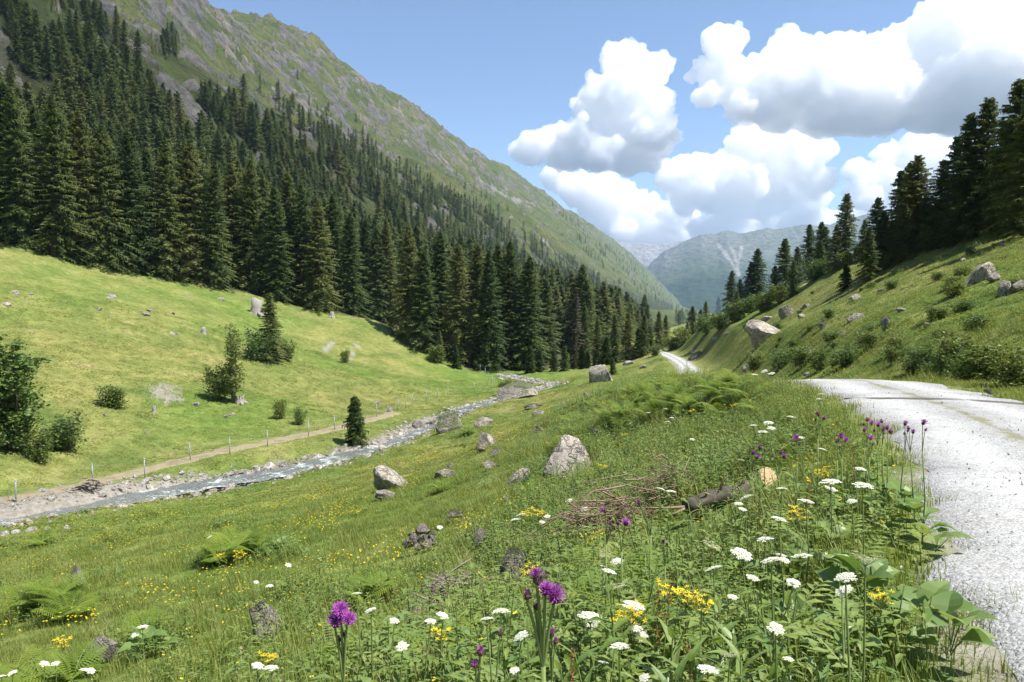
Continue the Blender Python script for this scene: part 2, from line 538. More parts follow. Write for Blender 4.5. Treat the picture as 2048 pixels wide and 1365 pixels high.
def color_attr(me, arr, name='cover'):
    a = me.attributes.new(name, 'FLOAT_COLOR', 'POINT')
    c = np.ones((len(me.vertices), 4), np.float32)
    c[:, :arr.shape[1]] = arr
    a.data.foreach_set('color', c.ravel())

# forest floor cover: set where the woods stand (pixels of the photograph, carried to the ground they fall on)
def in_poly(u, v, poly):
    u = np.asarray(u); v = np.asarray(v)
    c = np.zeros(u.shape, bool)
    P = list(poly)
    for i in range(len(P)):
        (x1, y1), (x2, y2) = P[i], P[i - 1]
        cond = ((y1 > v) != (y2 > v)) & (u < (x2 - x1) * (v - y1) / ((y2 - y1) if y2 != y1 else 1e-9) + x1)
        c ^= cond
    return c
EDGE_LINE = [(-400, 400), (-100, 455), (0, 483), (100, 512), (200, 535), (280, 550), (350, 562), (430, 576), (520, 592), (590, 614), (700, 634), (750, 642), (830, 698), (900, 722), (940, 742), (1000, 744), (1100, 742), (1200, 732), (1260, 714), (1345, 690)]
_eu, _ev = np.array(EDGE_LINE, float).T
EDGE = hit(_eu[2:], _ev[2:])
EDGE = EDGE[~np.isnan(EDGE[:, 0])]
gs, gt = st(GX, GY)
U_, V_ = project(GX, GY, GZ)
front = (GY > 20)
# woods behind the edge line
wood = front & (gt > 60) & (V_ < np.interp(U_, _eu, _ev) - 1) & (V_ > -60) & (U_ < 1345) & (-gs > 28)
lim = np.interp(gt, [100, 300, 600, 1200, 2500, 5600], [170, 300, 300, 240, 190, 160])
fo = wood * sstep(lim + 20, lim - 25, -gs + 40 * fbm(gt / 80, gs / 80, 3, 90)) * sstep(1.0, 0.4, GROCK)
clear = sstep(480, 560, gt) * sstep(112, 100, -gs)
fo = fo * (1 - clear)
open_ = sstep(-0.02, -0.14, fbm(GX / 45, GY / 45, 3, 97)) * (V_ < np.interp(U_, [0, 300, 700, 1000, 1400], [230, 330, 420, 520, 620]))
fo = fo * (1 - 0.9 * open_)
scree = np.zeros_like(fo)
# the scree gully at the far left edge and two pale runs below the crags
for (pts, w_) in (([(0, 95), (15, 140), (45, 175), (80, 205)], 7.0), ([(1085, 478), (1105, 500), (1140, 530), (1160, 545)], 9.0), ([(960, 362), (1000, 385), (1060, 415)], 7.0)):
    h_ = hit(*np.array(pts, float).T)
    h_ = h_[~np.isnan(h_[:, 0])]
    if len(h_) < 2:
        continue
    L_ = spline(h_, 4.0)
    sel = np.where((np.hypot(GX - L_[:, 0].mean(), GY - L_[:, 1].mean()) < 500).ravel())[0]
    D_, _, _ = near_line(L_, GX.ravel()[sel], GY.ravel()[sel])
    sc_ = sstep(w_, w_ * 0.3, D_ + w_ * 0.7 * fbm(GX.ravel()[sel] / 9, GY.ravel()[sel] / 9, 3, 93))
    scree.ravel()[sel] = np.maximum(scree.ravel()[sel], sc_)
# bare earth scars in the left meadow
for (u0, v0, rr0) in ((325, 785, 1.5), (335, 795, 1.2), (312, 775, 0.9), (656, 694, 0.7), (650, 700, 0.6), (664, 686, 0.6), (715, 692, 0.6), (709, 705, 0.7), (703, 718, 0.6), (720, 840, 1.0), (545, 940, 1.0)):
    h0 = hit1(u0, v0)
    d0 = np.hypot(GX - h0[0], (GY - h0[1]) * 0.55)
    sel = d0 < rr0 * 2.5
    GDIRT[sel] = np.maximum(GDIRT[sel], sstep(rr0, rr0 * 0.5, d0[sel] + rr0 * 0.9 * fbm(GX[sel] * 1.3, GY[sel] * 1.3, 3, 99)))
V3 = np.stack([GX, GY, GZ], -1).reshape(-1, 3)
V3 = np.vstack([V3, [[0, 0, float(GZ[:NF, 0].mean())]]])
ia, ir = np.meshgrid(np.arange(NA), np.arange(NR - 1), indexing='ij')
ib = (ia + 1) % NA
quads = np.stack([ia * NR + ir, ia * NR + ir + 1, ib * NR + ir + 1, ib * NR + ir], -1).reshape(-1, 4)
qs_ = (-gs)[ia, ir].ravel(); rs_ = rad[ir].ravel(); gtq = gt[ia, ir].ravel()
ismt = (qs_ > 95) & (rs_ > 60) | (rs_ > 330) & (qs_ > 30)
ctr = NA * NR
fan = np.stack([np.full(NA, ctr), np.arange(NA) * NR, ((np.arange(NA) + 1) % NA) * NR], -1)
cover = np.zeros((NA * NR + 1, 3), np.float32)
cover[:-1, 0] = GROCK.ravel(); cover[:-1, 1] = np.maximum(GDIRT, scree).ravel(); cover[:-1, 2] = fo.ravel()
def sub_mesh(name, q, tri, mat):
    used = np.unique(np.concatenate([q.ravel(), tri.ravel()]) if tri is not None else q.ravel())
    mp = np.full(len(V3), -1, np.int64); mp[used] = np.arange(len(used))
    me = mesh_np(name, V3[used], mp[q], (mat,), True, mp[tri] if tri is not None else None)
    color_attr(me, cover[used])
    return me
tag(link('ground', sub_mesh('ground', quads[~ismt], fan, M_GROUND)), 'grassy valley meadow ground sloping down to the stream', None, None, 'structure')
tag(link('mountain', sub_mesh('mountain', quads[ismt], None, M_MOUNT)), 'steep green and rocky mountainside along the left of the valley', None, None, 'structure')

# ------------------------------------------------------------------ far mountains
def mat_far():
    m, n, l = new_mat('far_mountain_slopes')
    pos = world_pos(n)
    at = N(n, 'ShaderNodeAttribute', attribute_name='cover')
    sep = n.new('ShaderNodeSeparateColor'); l.new(at.outputs['Color'], sep.inputs[0])
    a = noise(n, l, pos, 0.004, 7, 0.65)
    g = ramp(n, l, a, [(0.35, (0.035, 0.06, 0.026)), (0.55, (0.065, 0.095, 0.04)), (0.7, (0.11, 0.12, 0.06))])
    b = noise(n, l, pos, 0.02, 6, 0.7)
    g = mix(n, l, 1.0, g, ramp(n, l, b, [(0.3, 0.6), (0.7, 1.3)]), 'MULTIPLY')
    fr = mathn(n, l, 'ADD', sep.outputs[2], mathn(n, l, 'SUBTRACT', b, 0.5))
    c = mix(n, l, ramp(n, l, fr, [(0.4, 0.0), (0.6, 1.0)]), g, (0.03, 0.05, 0.022))
    rk = ramp(n, l, b, [(0.3, (0.17, 0.165, 0.16)), (0.7, (0.40, 0.38, 0.35))])
    c = mix(n, l, sep.outputs[0], c, rk)
    finish(n, l, c, 0.95, bump(n, l, b, 0.9, 45.0), 0.05)
    return m
M_FAR = mat_far()
def far_range(name, label, sky_pts, r0, rc, r1, seed, rocky, scree_px=()):
    su, sv = np.array(sky_pts, float).T
    us = np.linspace(su[0], su[-1], 330)
    rr_ = np.concatenate([np.linspace(r0, rc, 150), np.linspace(rc, r1, 30)[1:]])
    dx, dz = ray(us, np.interp(us, su, sv))
    el = dz / np.hypot(dx, 1)
    a = np.arctan2(dx, 1)
    A2, R2 = np.meshgrid(a, rr_, indexing='ij')
    X, Y = R2 * np.sin(A2), R2 * np.cos(A2)
    crest = (el * rc)[:, None]
    f = np.clip((R2 - r0) / (rc - r0), 0, 1)
    back = np.clip((R2 - rc) / (r1 - rc), 0, 1)
    zb = -120.0
    rel = ridged(X / 620, Y / 1400, 4, seed) * 0.5 + 0.4 * fbm(X / 150, Y / 260, 4, seed + 7)
    Z = zb + (crest - zb) * (0.25 * f + 0.75 * f ** 1.5) + 150 * rel * f * (1 - f) * 2.2 * sstep(0, 0.15, f)
    Z = Z + 14 * fbm(X / 45, Y / 60, 3, seed + 11) * sstep(0, .2, f) - back * 700
    cv = np.zeros(Z.shape + (3,), np.float32)
    cv[..., 2] = sstep(0.62, 0.42, f + 0.12 * rel)
    cv[..., 0] = np.maximum(rocky * sstep(0.55, 0.95, f + 0.3 * rel), 0)
    if len(scree_px):
        U2, V2 = project(X, Y, Z)
        for pts, w_ in scree_px:
            pu, pv = np.array(pts, float).T
            d = np.abs(U2 - np.interp(V2, pv, pu)) + 3 * fbm(X / 40, Y / 90, 3, 5)
            ww = np.interp(V2, pv, np.linspace(w_, w_ * 0.35, len(pv)))
            cv[..., 0] = np.maximum(cv[..., 0], sstep(ww, ww * 0.4, d) * ((V2 > pv[0]) & (V2 < pv[-1])))
            cv[..., 2] *= 1 - sstep(ww, ww * 0.4, d) * ((V2 > pv[0]) & (V2 < pv[-1]))
    na, nr = Z.shape
    i, j = np.meshgrid(np.arange(na - 1), np.arange(nr - 1), indexing='ij')
    q = np.stack([i * nr + j, i * nr + j + 1, (i + 1) * nr + j + 1, (i + 1) * nr + j], -1).reshape(-1, 4)
    me = mesh_np(name, np.stack([X, Y, Z], -1).reshape(-1, 3), q, (M_FAR,))
    color_attr(me, cv.reshape(-1, 3))
    return tag(link(name, me), label, None, None, 'structure')
far_range('mountain', 'hazy blue green mountain with a pale scree scar closing the valley',
          [(1180, 640), (1240, 600), (1285, 545), (1305, 523), (1328, 503), (1348, 493), (1380, 478), (1404, 469), (1437, 468), (1453, 461), (1468, 463), (1485, 468), (1510, 461), (1533, 457), (1552, 459), (1574, 456), (1606, 450), (1640, 452), (1666, 448), (1730, 430), (1800, 415), (1950, 400), (2150, 380)],
          4300, 6700, 7300, 130, 0.45, [([(1437, 488), (1452, 510), (1466, 530), (1478, 553)], 9), ([(1462, 492), (1470, 512), (1474, 532), (1479, 550)], 6), ([(1484, 492), (1480, 512), (1476, 530), (1478, 552)], 6)])
far_range('mountain', 'pale distant rocky range behind the blue mountain',
          [(1020, 560), (1120, 500), (1180, 480), (1225, 478), (1240, 484), (1262, 489), (1290, 486), (1320, 490), (1345, 485), (1380, 482), (1420, 485), (1500, 490), (1700, 500)],
          6900, 8600, 9100, 150, 1.0)

# ------------------------------------------------------------------ ribbons: road, track, water
def ribbon(name, L, width, nacross, lift, mat, jitter=0.0, crown=0.0, step=1, seed=0, rough=0.0, w0=None):
    L = L[::step]
    T = np.gradient(L[:, :2], axis=0); T /= np.linalg.norm(T, axis=1)[:, None]
    Nn = np.stack([T[:, 1], -T[:, 0]], 1)
    k = np.linspace(-1, 1, nacross)
    n = len(L)
    W = np.full(n, width / 2) if w0 is None else w0[::step] / 2
    arc = np.concatenate([[0], np.cumsum(np.linalg.norm(np.diff(L[:, :2], axis=0), axis=1))])
    jl = jitter * fbm(arc / 1.1, arc * 0 + 3, 4, seed, 0.65)
    jr = jitter * fbm(arc / 1.1, arc * 0 + 9, 4, seed + 5, 0.65)
    off = np.where(k[None, :] < 0, k[None, :] * (W + jl)[:, None], k[None, :] * (W + jr)[:, None])
    X = L[:, 0, None] + Nn[:, 0, None] * off
    Y = L[:, 1, None] + Nn[:, 1, None] * off
    Z = L[:, 2, None] + lift + crown * (1 - k[None, :] ** 2)
    if rough:
        Z = Z + rough * fbm(X / 0.7, Y / 0.7, 4, seed + 9)
    edge = np.abs(k)[None, :] > 0.999
    Z = np.where(edge, Z - 0.06, Z)
    i, j = np.meshgrid(np.arange(n - 1), np.arange(nacross - 1), indexing='ij')
    q = np.stack([i * nacross + j, i * nacross + j + 1, (i + 1) * nacross + j + 1, (i + 1) * nacross + j], -1).reshape(-1, 4)
    me = mesh_np(name, np.stack([X, Y, Z], -1).reshape(-1, 3), q, (mat,))
    c = np.stack([np.broadcast_to(k * 0.5 + 0.5, X.shape), np.broadcast_to((arc / 200)[:, None], X.shape), np.zeros_like(X)], -1).reshape(-1, 3)
    color_attr(me, c, 'across')
    return link(name, me)
def mat_road():
    m, n, l = new_mat('pale_gravel')
    pos = world_pos(n)
    at = N(n, 'ShaderNodeAttribute', attribute_name='across')
    sep = n.new('ShaderNodeSeparateColor'); l.new(at.outputs['Color'], sep.inputs[0])
    vor = n.new('ShaderNodeTexVoronoi'); vor.inputs['Scale'].default_value = 38.0; l.new(pos, vor.inputs['Vector'])
    vor2 = n.new('ShaderNodeTexVoronoi'); vor2.inputs['Scale'].default_value = 85.0; l.new(pos, vor2.inputs['Vector'])
    a = noise(n, l, pos, 1.1, 6, 0.65)
    c = ramp(n, l, a, [(0.3, (0.31, 0.305, 0.29)), (0.5, (0.395, 0.395, 0.385)), (0.7, (0.46, 0.46, 0.455))])
    sepv = n.new('ShaderNodeSeparateColor'); l.new(vor.outputs['Color'], sepv.inputs[0])
    st_ = ramp(n, l, sepv.outputs[0], [(0.0, 0.70), (0.25, 0.90), (0.6, 1.0), (1.0, 1.14)])
    c = mix(n, l, 1.0, c, st_, 'MULTIPLY')
    sepw = n.new('ShaderNodeSeparateColor'); l.new(vor2.outputs['Color'], sepw.inputs[0])
    c = mix(n, l, 1.0, c, ramp(n, l, sepw.outputs[1], [(0.0, 0.80), (0.4, 0.97), (1.0, 1.10)]), 'MULTIPLY')
    trk = mathn(n, l, 'ABSOLUTE', mathn(n, l, 'SUBTRACT', mathn(n, l, 'ABSOLUTE', mathn(n, l, 'SUBTRACT', sep.outputs[0], 0.47)), 0.24))
    trk = mathn(n, l, 'ADD', trk, mathn(n, l, 'MULTIPLY', mathn(n, l, 'SUBTRACT', a, 0.5), 0.22))
    c = mix(n, l, 1.0, c, ramp(n, l, trk, [(0.03, 1.14), (0.13, 0.90), (0.25, 0.80)]), 'MULTIPLY')
    # turf creeping over the crown of the road
    k = mathn(n, l, 'ABSOLUTE', mathn(n, l, 'SUBTRACT', sep.outputs[0], 0.46))
    g = mathn(n, l, 'SUBTRACT', noise(n, l, pos, 2.3, 6, 0.7), mathn(n, l, 'MULTIPLY', k, 4.2))
    gf = ramp(n, l, g, [(0.34, 0.0), (0.50, 0.8)])
    c = mix(n, l, gf, c, (0.19, 0.185, 0.085))
    h = mathn(n, l, 'ADD', mathn(n, l, 'MULTIPLY', vor.outputs['Distance'], -1.0), mathn(n, l, 'MULTIPLY', vor2.outputs['Distance'], -0.5))
    finish(n, l, c, 0.92, bump(n, l, h, 0.8, 0.012), 0.15)
    return m
M_ROAD = mat_road()
road = ribbon('road', ROAD, ROADW, 26, 0.02, M_ROAD, jitter=0.6, crown=0.05, seed=3, rough=0.03, w0=np.interp(ROAD[:, 1], [0, 30, 80, 300], [ROADW, ROADW, 2.4, 2.2]))
tag(road, 'pale gravel track curving away past the meadow', None, None, 'structure')
def mat_dirt():
    m, n, l = new_mat('trodden_earth')
    pos = world_pos(n)
    a = noise(n, l, pos, 1.2, 8, 0.7)
    b = noise(n, l, pos, 9.0, 6, 0.7)
    c = ramp(n, l, a, [(0.3, (0.17, 0.17, 0.06)), (0.42, (0.22, 0.18, 0.11)), (0.56, (0.29, 0.245, 0.165)), (0.66, (0.20, 0.20, 0.07))])
    c = mix(n, l, 1.0, c, ramp(n, l, b, [(0.3, 0.7), (0.7, 1.25)]), 'MULTIPLY')
    finish(n, l, c, 0.95, bump(n, l, b, 0.7, 0.05), 0.1)
    return m
M_DIRT = mat_dirt()
wd = 1.6 + 0.9 * fbm(np.arange(len(DIRT)) / 14.0, np.zeros(len(DIRT)), 3, 7)
tag(ribbon('path', DIRT, 2.4, 9, 0.03, M_DIRT, jitter=0.9, seed=12, rough=0.05, w0=wd), 'bare earth track running beside the wire fence', None, None, 'structure')
def mat_water():
    m, n, l = new_mat('mountain_stream')
    pos = world_pos(n)
    at = N(n, 'ShaderNodeAttribute', attribute_name='across')
    a = noise(n, l, pos, 0.42, 6, 0.7, 0.8)
    b = noise(n, l, pos, 3.2, 6, 0.75, 0.8)
    f = mathn(n, l, 'ADD', mathn(n, l, 'MULTIPLY', a, 0.6), mathn(n, l, 'MULTIPLY', b, 0.5))
    foam = ramp(n, l, f, [(0.57, 0.0), (0.68, 1.0)])
    c = mix(n, l, foam, (0.16, 0.175, 0.165), (0.72, 0.75, 0.76))
    rg = ramp(n, l, foam, [(0.0, 0.12), (1.0, 0.7)])
    p = finish(n, l, c, rg, bump(n, l, f, 0.9, 0.35), 0.5)
    return m
M_WATER = mat_water()
ws = np.interp(STREAM[:, 1], [30, 40, 50, 62, 80, 120], [3.2, 2.8, 2.3, 1.7, 1.3, 1.1]) + 0.6 * fbm(np.arange(len(STREAM)) / 16.0, np.zeros(len(STREAM)), 3, 3)
_sl = STREAM.copy()
water = ribbon('stream', _sl, 3.4, 15, 0.0, M_WATER, jitter=0.3, seed=20, rough=0.10, w0=ws)
tag(water, 'shallow rushing mountain stream with white water', None, None, 'structure')

# ------------------------------------------------------------------ cumulus clouds (beyond the far mountains, outside the haze)
from mathutils import noise as mnoise
def ico(sub):
    import bmesh
    b = bmesh.new()
    bmesh.ops.create_icosphere(b, subdivisions=sub, radius=1.0)
    v = np.array([p.co[:] for p in b.verts]); f = np.array([[q.index for q in p.verts] for p in b.faces])
    b.free()
    return v, f
ICO1, ICO2, ICO3 = ico(1), ico(2), ico(3)
def mat_cloud():
    m, n, l = new_mat('cumulus_cloud')
    pv = n.new('ShaderNodeVolumePrincipled')
    pv.inputs['Color'].default_value = (1, 1, 1, 1)
    pv.inputs['Density'].default_value = CLOUD_DENS
    pv.inputs['Anisotropy'].default_value = 0.0
    o = n.new('ShaderNodeOutputMaterial')
    l.new(pv.outputs[0], o.inputs['Volume'])
    return m
CLOUD_DENS = 0.0075
M_CLOUD = mat_cloud()
def cloud(label, blobs, dist, base_v, seed, voxel=27.0):
    rg = np.random.default_rng(seed)
    C, Rd = [], []
    for (u, v, r) in blobs:
        d = dist + rg.uniform(-1, 1) * r / F_PX * dist * 0.8
        c = pix(u, v, d); rr_ = r / F_PX * dist * 0.95
        C.append(c); Rd.append(rr_)
        for k in range(13):
            a = rg.normal(size=3); a[2] = abs(a[2]) * 0.8 - 0.15; a /= np.linalg.norm(a)
            r1 = rr_ * rg.uniform(0.28, 0.46)
            c1 = c + a * (rr_ * rg.uniform(0.82, 1.0))
            C.append(c1); Rd.append(r1)
            for q in range(6):
                b = rg.normal(size=3) + a * 0.9; b /= np.linalg.norm(b)
                C.append(c1 + b * r1 * 0.9); Rd.append(r1 * rg.uniform(0.28, 0.5))
    C, Rd = np.array(C), np.array(Rd)
    big = Rd > 260
    V, Fc, o = [], [], 0
    for c, r_, bg in zip(C, Rd, big):
        iv, f = ICO3 if bg else ICO2
        V.append(iv * r_ + c); Fc.append(f + o); o += len(iv)
    V, Fc = np.concatenate(V), np.concatenate(Fc)
    bz = pix(1024, base_v, dist)[2]
    low = V[:, 2] < bz
    V[low, 2] = bz + (V[low, 2] - bz) * 0.12
    me = mesh_np('cloud_rough', V, None, (), True, Fc)
    ob = link('cloud_rough', me)
    md = ob.modifiers.new('remesh', 'REMESH'); md.mode = 'VOXEL'; md.voxel_size = voxel
    dg = bpy.context.evaluated_depsgraph_get()
    ev = ob.evaluated_get(dg)
    m2 = bpy.data.meshes.new_from_object(ev)
    bpy.data.objects.remove(ob); bpy.data.meshes.remove(me)
    n_ = len(m2.vertices)
    co = np.empty(n_ * 3, np.float32); m2.vertices.foreach_get('co', co); co = co.reshape(-1, 3)
    no = np.empty(n_ * 3, np.float32); m2.vertices.foreach_get('normal', no); no = no.reshape(-1, 3)
    dsp = np.array([mnoise.fractal(Vector(p) / 420.0, 0.6, 2.1, 4) for p in co])
    bil = np.array([0.8 * (0.55 - mnoise.voronoi(Vector(p) / 230.0)[0][0]) + 0.75 * (0.55 - mnoise.voronoi(Vector(p) / 95.0)[0][0]) + 0.45 * (0.55 - mnoise.voronoi(Vector(p) / 50.0)[0][0]) for p in co])
    co = co + no * (dsp * 90.0 + bil * 105.0)[:, None]
    m2.vertices.foreach_set('co', co.ravel().astype(np.float32))
    m2.update()
    ob = link('cloud_rough', m2)
    md = ob.modifiers.new('remesh', 'REMESH'); md.mode = 'VOXEL'; md.voxel_size = voxel
    m3 = bpy.data.meshes.new_from_object(ob.evaluated_get(bpy.context.evaluated_depsgraph_get()))
    bpy.data.objects.remove(ob); bpy.data.meshes.remove(m2)
    m2 = m3
    m2.polygons.foreach_set('use_smooth', np.ones(len(m2.polygons), bool))
    m2.materials.clear(); m2.materials.append(M_CLOUD)
    m2.update()
    m2.name = 'cloud'
    return tag(link('cloud', m2), label, 'cloud', 'cumulus clouds over the valley')
cloud('tall white cumulus tower standing alone above the valley mouth',
      [(1262, 128, 40), (1232, 122, 28), (1215, 185, 42), (1250, 190, 62), (1296, 152, 40), (1305, 210, 36), (1195, 235, 48), (1250, 255, 70), (1300, 262, 46), (1165, 280, 45), (1120, 288, 38), (1068, 302, 33), (1036, 302, 20), (1130, 312, 40), (1200, 306, 50), (1270, 312, 50), (1330, 282, 28), (1348, 280, 16)],
      12500, 338, 1)
cloud('low broad white cumulus bank below the tall cloud tower',
      [(1115, 358, 26), (1160, 378, 38), (1200, 400, 46), (1245, 420, 46), (1290, 440, 44), (1340, 445, 36), (1375, 435, 24), (1250, 470, 36), (1320, 475, 36), (1210, 440, 34), (1430, 455, 26), (1290, 480, 30), (1300, 510, 40), (1360, 500, 40), (1240, 505, 38), (1180, 450, 26), (1400, 500, 36)],
      14500, 560, 2)
cloud('grey white cumulus mass in the middle of the sky',
      [(1335, 352, 26), (1365, 330, 26), (1400, 345, 40), (1460, 335, 44), (1500, 290, 44), (1545, 272, 46), (1590, 290, 40), (1640, 305, 28), (1660, 306, 14), (1600, 330, 44), (1550, 350, 60), (1480, 375, 56), (1420, 385, 46), (1370, 400, 36), (1625, 368, 36), (1540, 410, 50), (1470, 430, 40), (1600, 410, 40), (1640, 400, 22), (1520, 445, 36), (1590, 445, 34), (1420, 470, 40), (1480, 480, 44), (1550, 475, 44), (1620, 455, 40), (1680, 450, 34), (1450, 500, 40), (1600, 490, 40)],
      13500, 540, 3)
cloud('huge bright cumulus filling the upper right of the sky',
      [(1445, 92, 34), (1472, 78, 24), (1425, 78, 20), (1422, 150, 34), (1412, 195, 26), (1470, 170, 50), (1530, 160, 52), (1567, 92, 28), (1580, 120, 26), (1600, 165, 70), (1660, 130, 50), (1690, 190, 80), (1740, 120, 50), (1790, 140, 56), (1770, 200, 76), (1850, 90, 62), (1880, 40, 44), (1920, 30, 50), (1960, 30, 60), (2020, 60, 64), (1900, 130, 90), (1990, 150, 100), (2080, 130, 100), (1860, 220, 60), (1950, 230, 70), (2060, 240, 80), (1560, 220, 50), (1500, 215, 40), (1640, 235, 50), (1720, 245, 50)],
      12000, 268, 4)
cloud('white cumulus heads rising behind the spruces on the hillside',
      [(1712, 342, 24), (1735, 360, 30), (1770, 325, 26), (1785, 305, 20), (1810, 330, 40), (1770, 370, 44), (1840, 310, 40), (1880, 330, 50), (1830, 390, 50), (1730, 400, 36), (1940, 330, 50), (1900, 390, 50), (1720, 440, 40), (1790, 440, 50), (1870, 450, 50)],
      15000, 520, 5)

# ------------------------------------------------------------------ mesh builder, things and scatters
class MB:
    def __init__(self):
        self.v, self.f, self.m, self.n = [], [], [], 0
    def add(self, v, f, mat=0):
        v = np.asarray(v, float).reshape(-1, 3)
        self.v.append(v)
        for q in f:
            self.f.append(tuple(int(i) + self.n for i in q)); self.m.append(mat)
        self.n += len(v)
    def tri_soup(self, T, mat=0):
        """T: (n,3,3)"""
        T = np.asarray(T, float)
        k = len(T)
        self.v.append(T.reshape(-1, 3))
        idx = np.arange(k * 3).reshape(-1, 3) + self.n
        self.f.extend(map(tuple, idx.tolist())); self.m.extend([mat] * k)
        self.n += k * 3
    def tube(self, pts, radii, sides=6, mat=0, cap=True):
        pts = np.asarray(pts, float)
        n = len(pts)
        radii = np.broadcast_to(np.asarray(radii, float), (n,))
        T = np.gradient(pts, axis=0); T /= np.linalg.norm(T, axis=1)[:, None] + 1e-9
        up = np.array([0, 0, 1.0]) if abs(T[0, 2]) < 0.9 else np.array([1.0, 0, 0])
        vs = []
        for i in range(n):
            a = np.cross(up, T[i]); a /= np.linalg.norm(a) + 1e-9
            b = np.cross(T[i], a)
            th = np.arange(sides) * 2 * np.pi / sides
            vs.append(pts[i] + radii[i] * (np.cos(th)[:, None] * a + np.sin(th)[:, None] * b))
        fs = [(i * sides + j, i * sides + (j + 1) % sides, (i + 1) * sides + (j + 1) % sides, (i + 1) * sides + j) for i in range(n - 1) for j in range(sides)]
        if cap:
            fs.append(tuple(range((n - 1) * sides, n * sides)))
            fs.append(tuple(range(sides - 1, -1, -1)))
        self.add(np.concatenate(vs), fs, mat)
    def leaf(self, base, d, length, width, up=(0, 0, 1), curl=0.3, segs=3, mat=0, shape=0.45, fold=0.12):
        """a pointed leaf blade that starts at BASE, runs along D and bends down by CURL"""
        base = np.asarray(base, float); d = np.asarray(d, float); d = d / (np.linalg.norm(d) + 1e-9)
        sd = np.cross(d, up); k = np.linalg.norm(sd)
        sd = sd / k if k > 1e-4 else np.array([1.0, 0, 0])
        nn = np.cross(sd, d)
        vs, fs = [], []
        for i in range(segs + 1):
            t = i / segs
            w = width * 0.5 * (math.sin(math.pi * min(1, t ** shape * 0.97 + 0.03)) if t < 1 else 0)
            c = base + d * (length * t) - np.array([0, 0, 1.0]) * (curl * length * t * t)
            if i == 0:
                w = width * 0.08
            if t >= 1:
                vs.append(c)
            else:
                vs += [c - sd * w + nn * w * fold * 2, c, c + sd * w + nn * w * fold * 2]
        for i in range(segs - 1):
            a = i * 3
            fs += [(a, a + 1, a + 4, a + 3), (a + 1, a + 2, a + 5, a + 4)]
        a = (segs - 1) * 3
        tip = len(vs) - 1
        fs += [(a, a + 1, tip), (a + 1, a + 2, tip)]
        self.add(vs, fs, mat)
    def mesh(self, name, mats, smooth=True):
        me = bpy.data.meshes.new(name)
        me.from_pydata(np.concatenate(self.v).tolist(), [], self.f)
        for m in mats:
            me.materials.append(m)
        if len(mats) > 1:
            me.polygons.foreach_set('material_index', np.array(self.m, np.int32))
        if smooth:
            me.polygons.foreach_set('use_smooth', np.ones(len(me.polygons), bool))
        me.update()
        return me
def empty(name, loc, rz=0.0, sc=1.0, tilt=(0, 0)):
    o = bpy.data.objects.new(name, None)
    o.empty_display_size = 0.3
    col.objects.link(o)
    o.location = [float(c) for c in loc]
    o.rotation_euler = (tilt[0], tilt[1], rz)
    o.scale = (sc, sc, sc) if np.isscalar(sc) else sc
    return o
ORD = ('first second third fourth fifth sixth seventh eighth ninth tenth eleventh twelfth thirteenth fourteenth fifteenth sixteenth seventeenth eighteenth nineteenth twentieth').split()
def ordinal(i):
    if i < 20:
        return ORD[i]
    tens = ['', '', 'twenty', 'thirty', 'forty', 'fifty', 'sixty', 'seventy', 'eighty', 'ninety']
    tie = ['', '', 'twentieth', 'thirtieth', 'fortieth', 'fiftieth', 'sixtieth', 'seventieth', 'eightieth', 'ninetieth']
    n = i + 1
    h = ''
    if n > 100:
        h = 'hundred-and-'; n -= 100
        if n <= 20:
            return h + ORD[n - 1]
    if n == 100:
        return 'hundredth'
    return h + (tie[n // 10] if n % 10 == 0 else tens[n // 10] + '-' + ORD[n % 10 - 1])

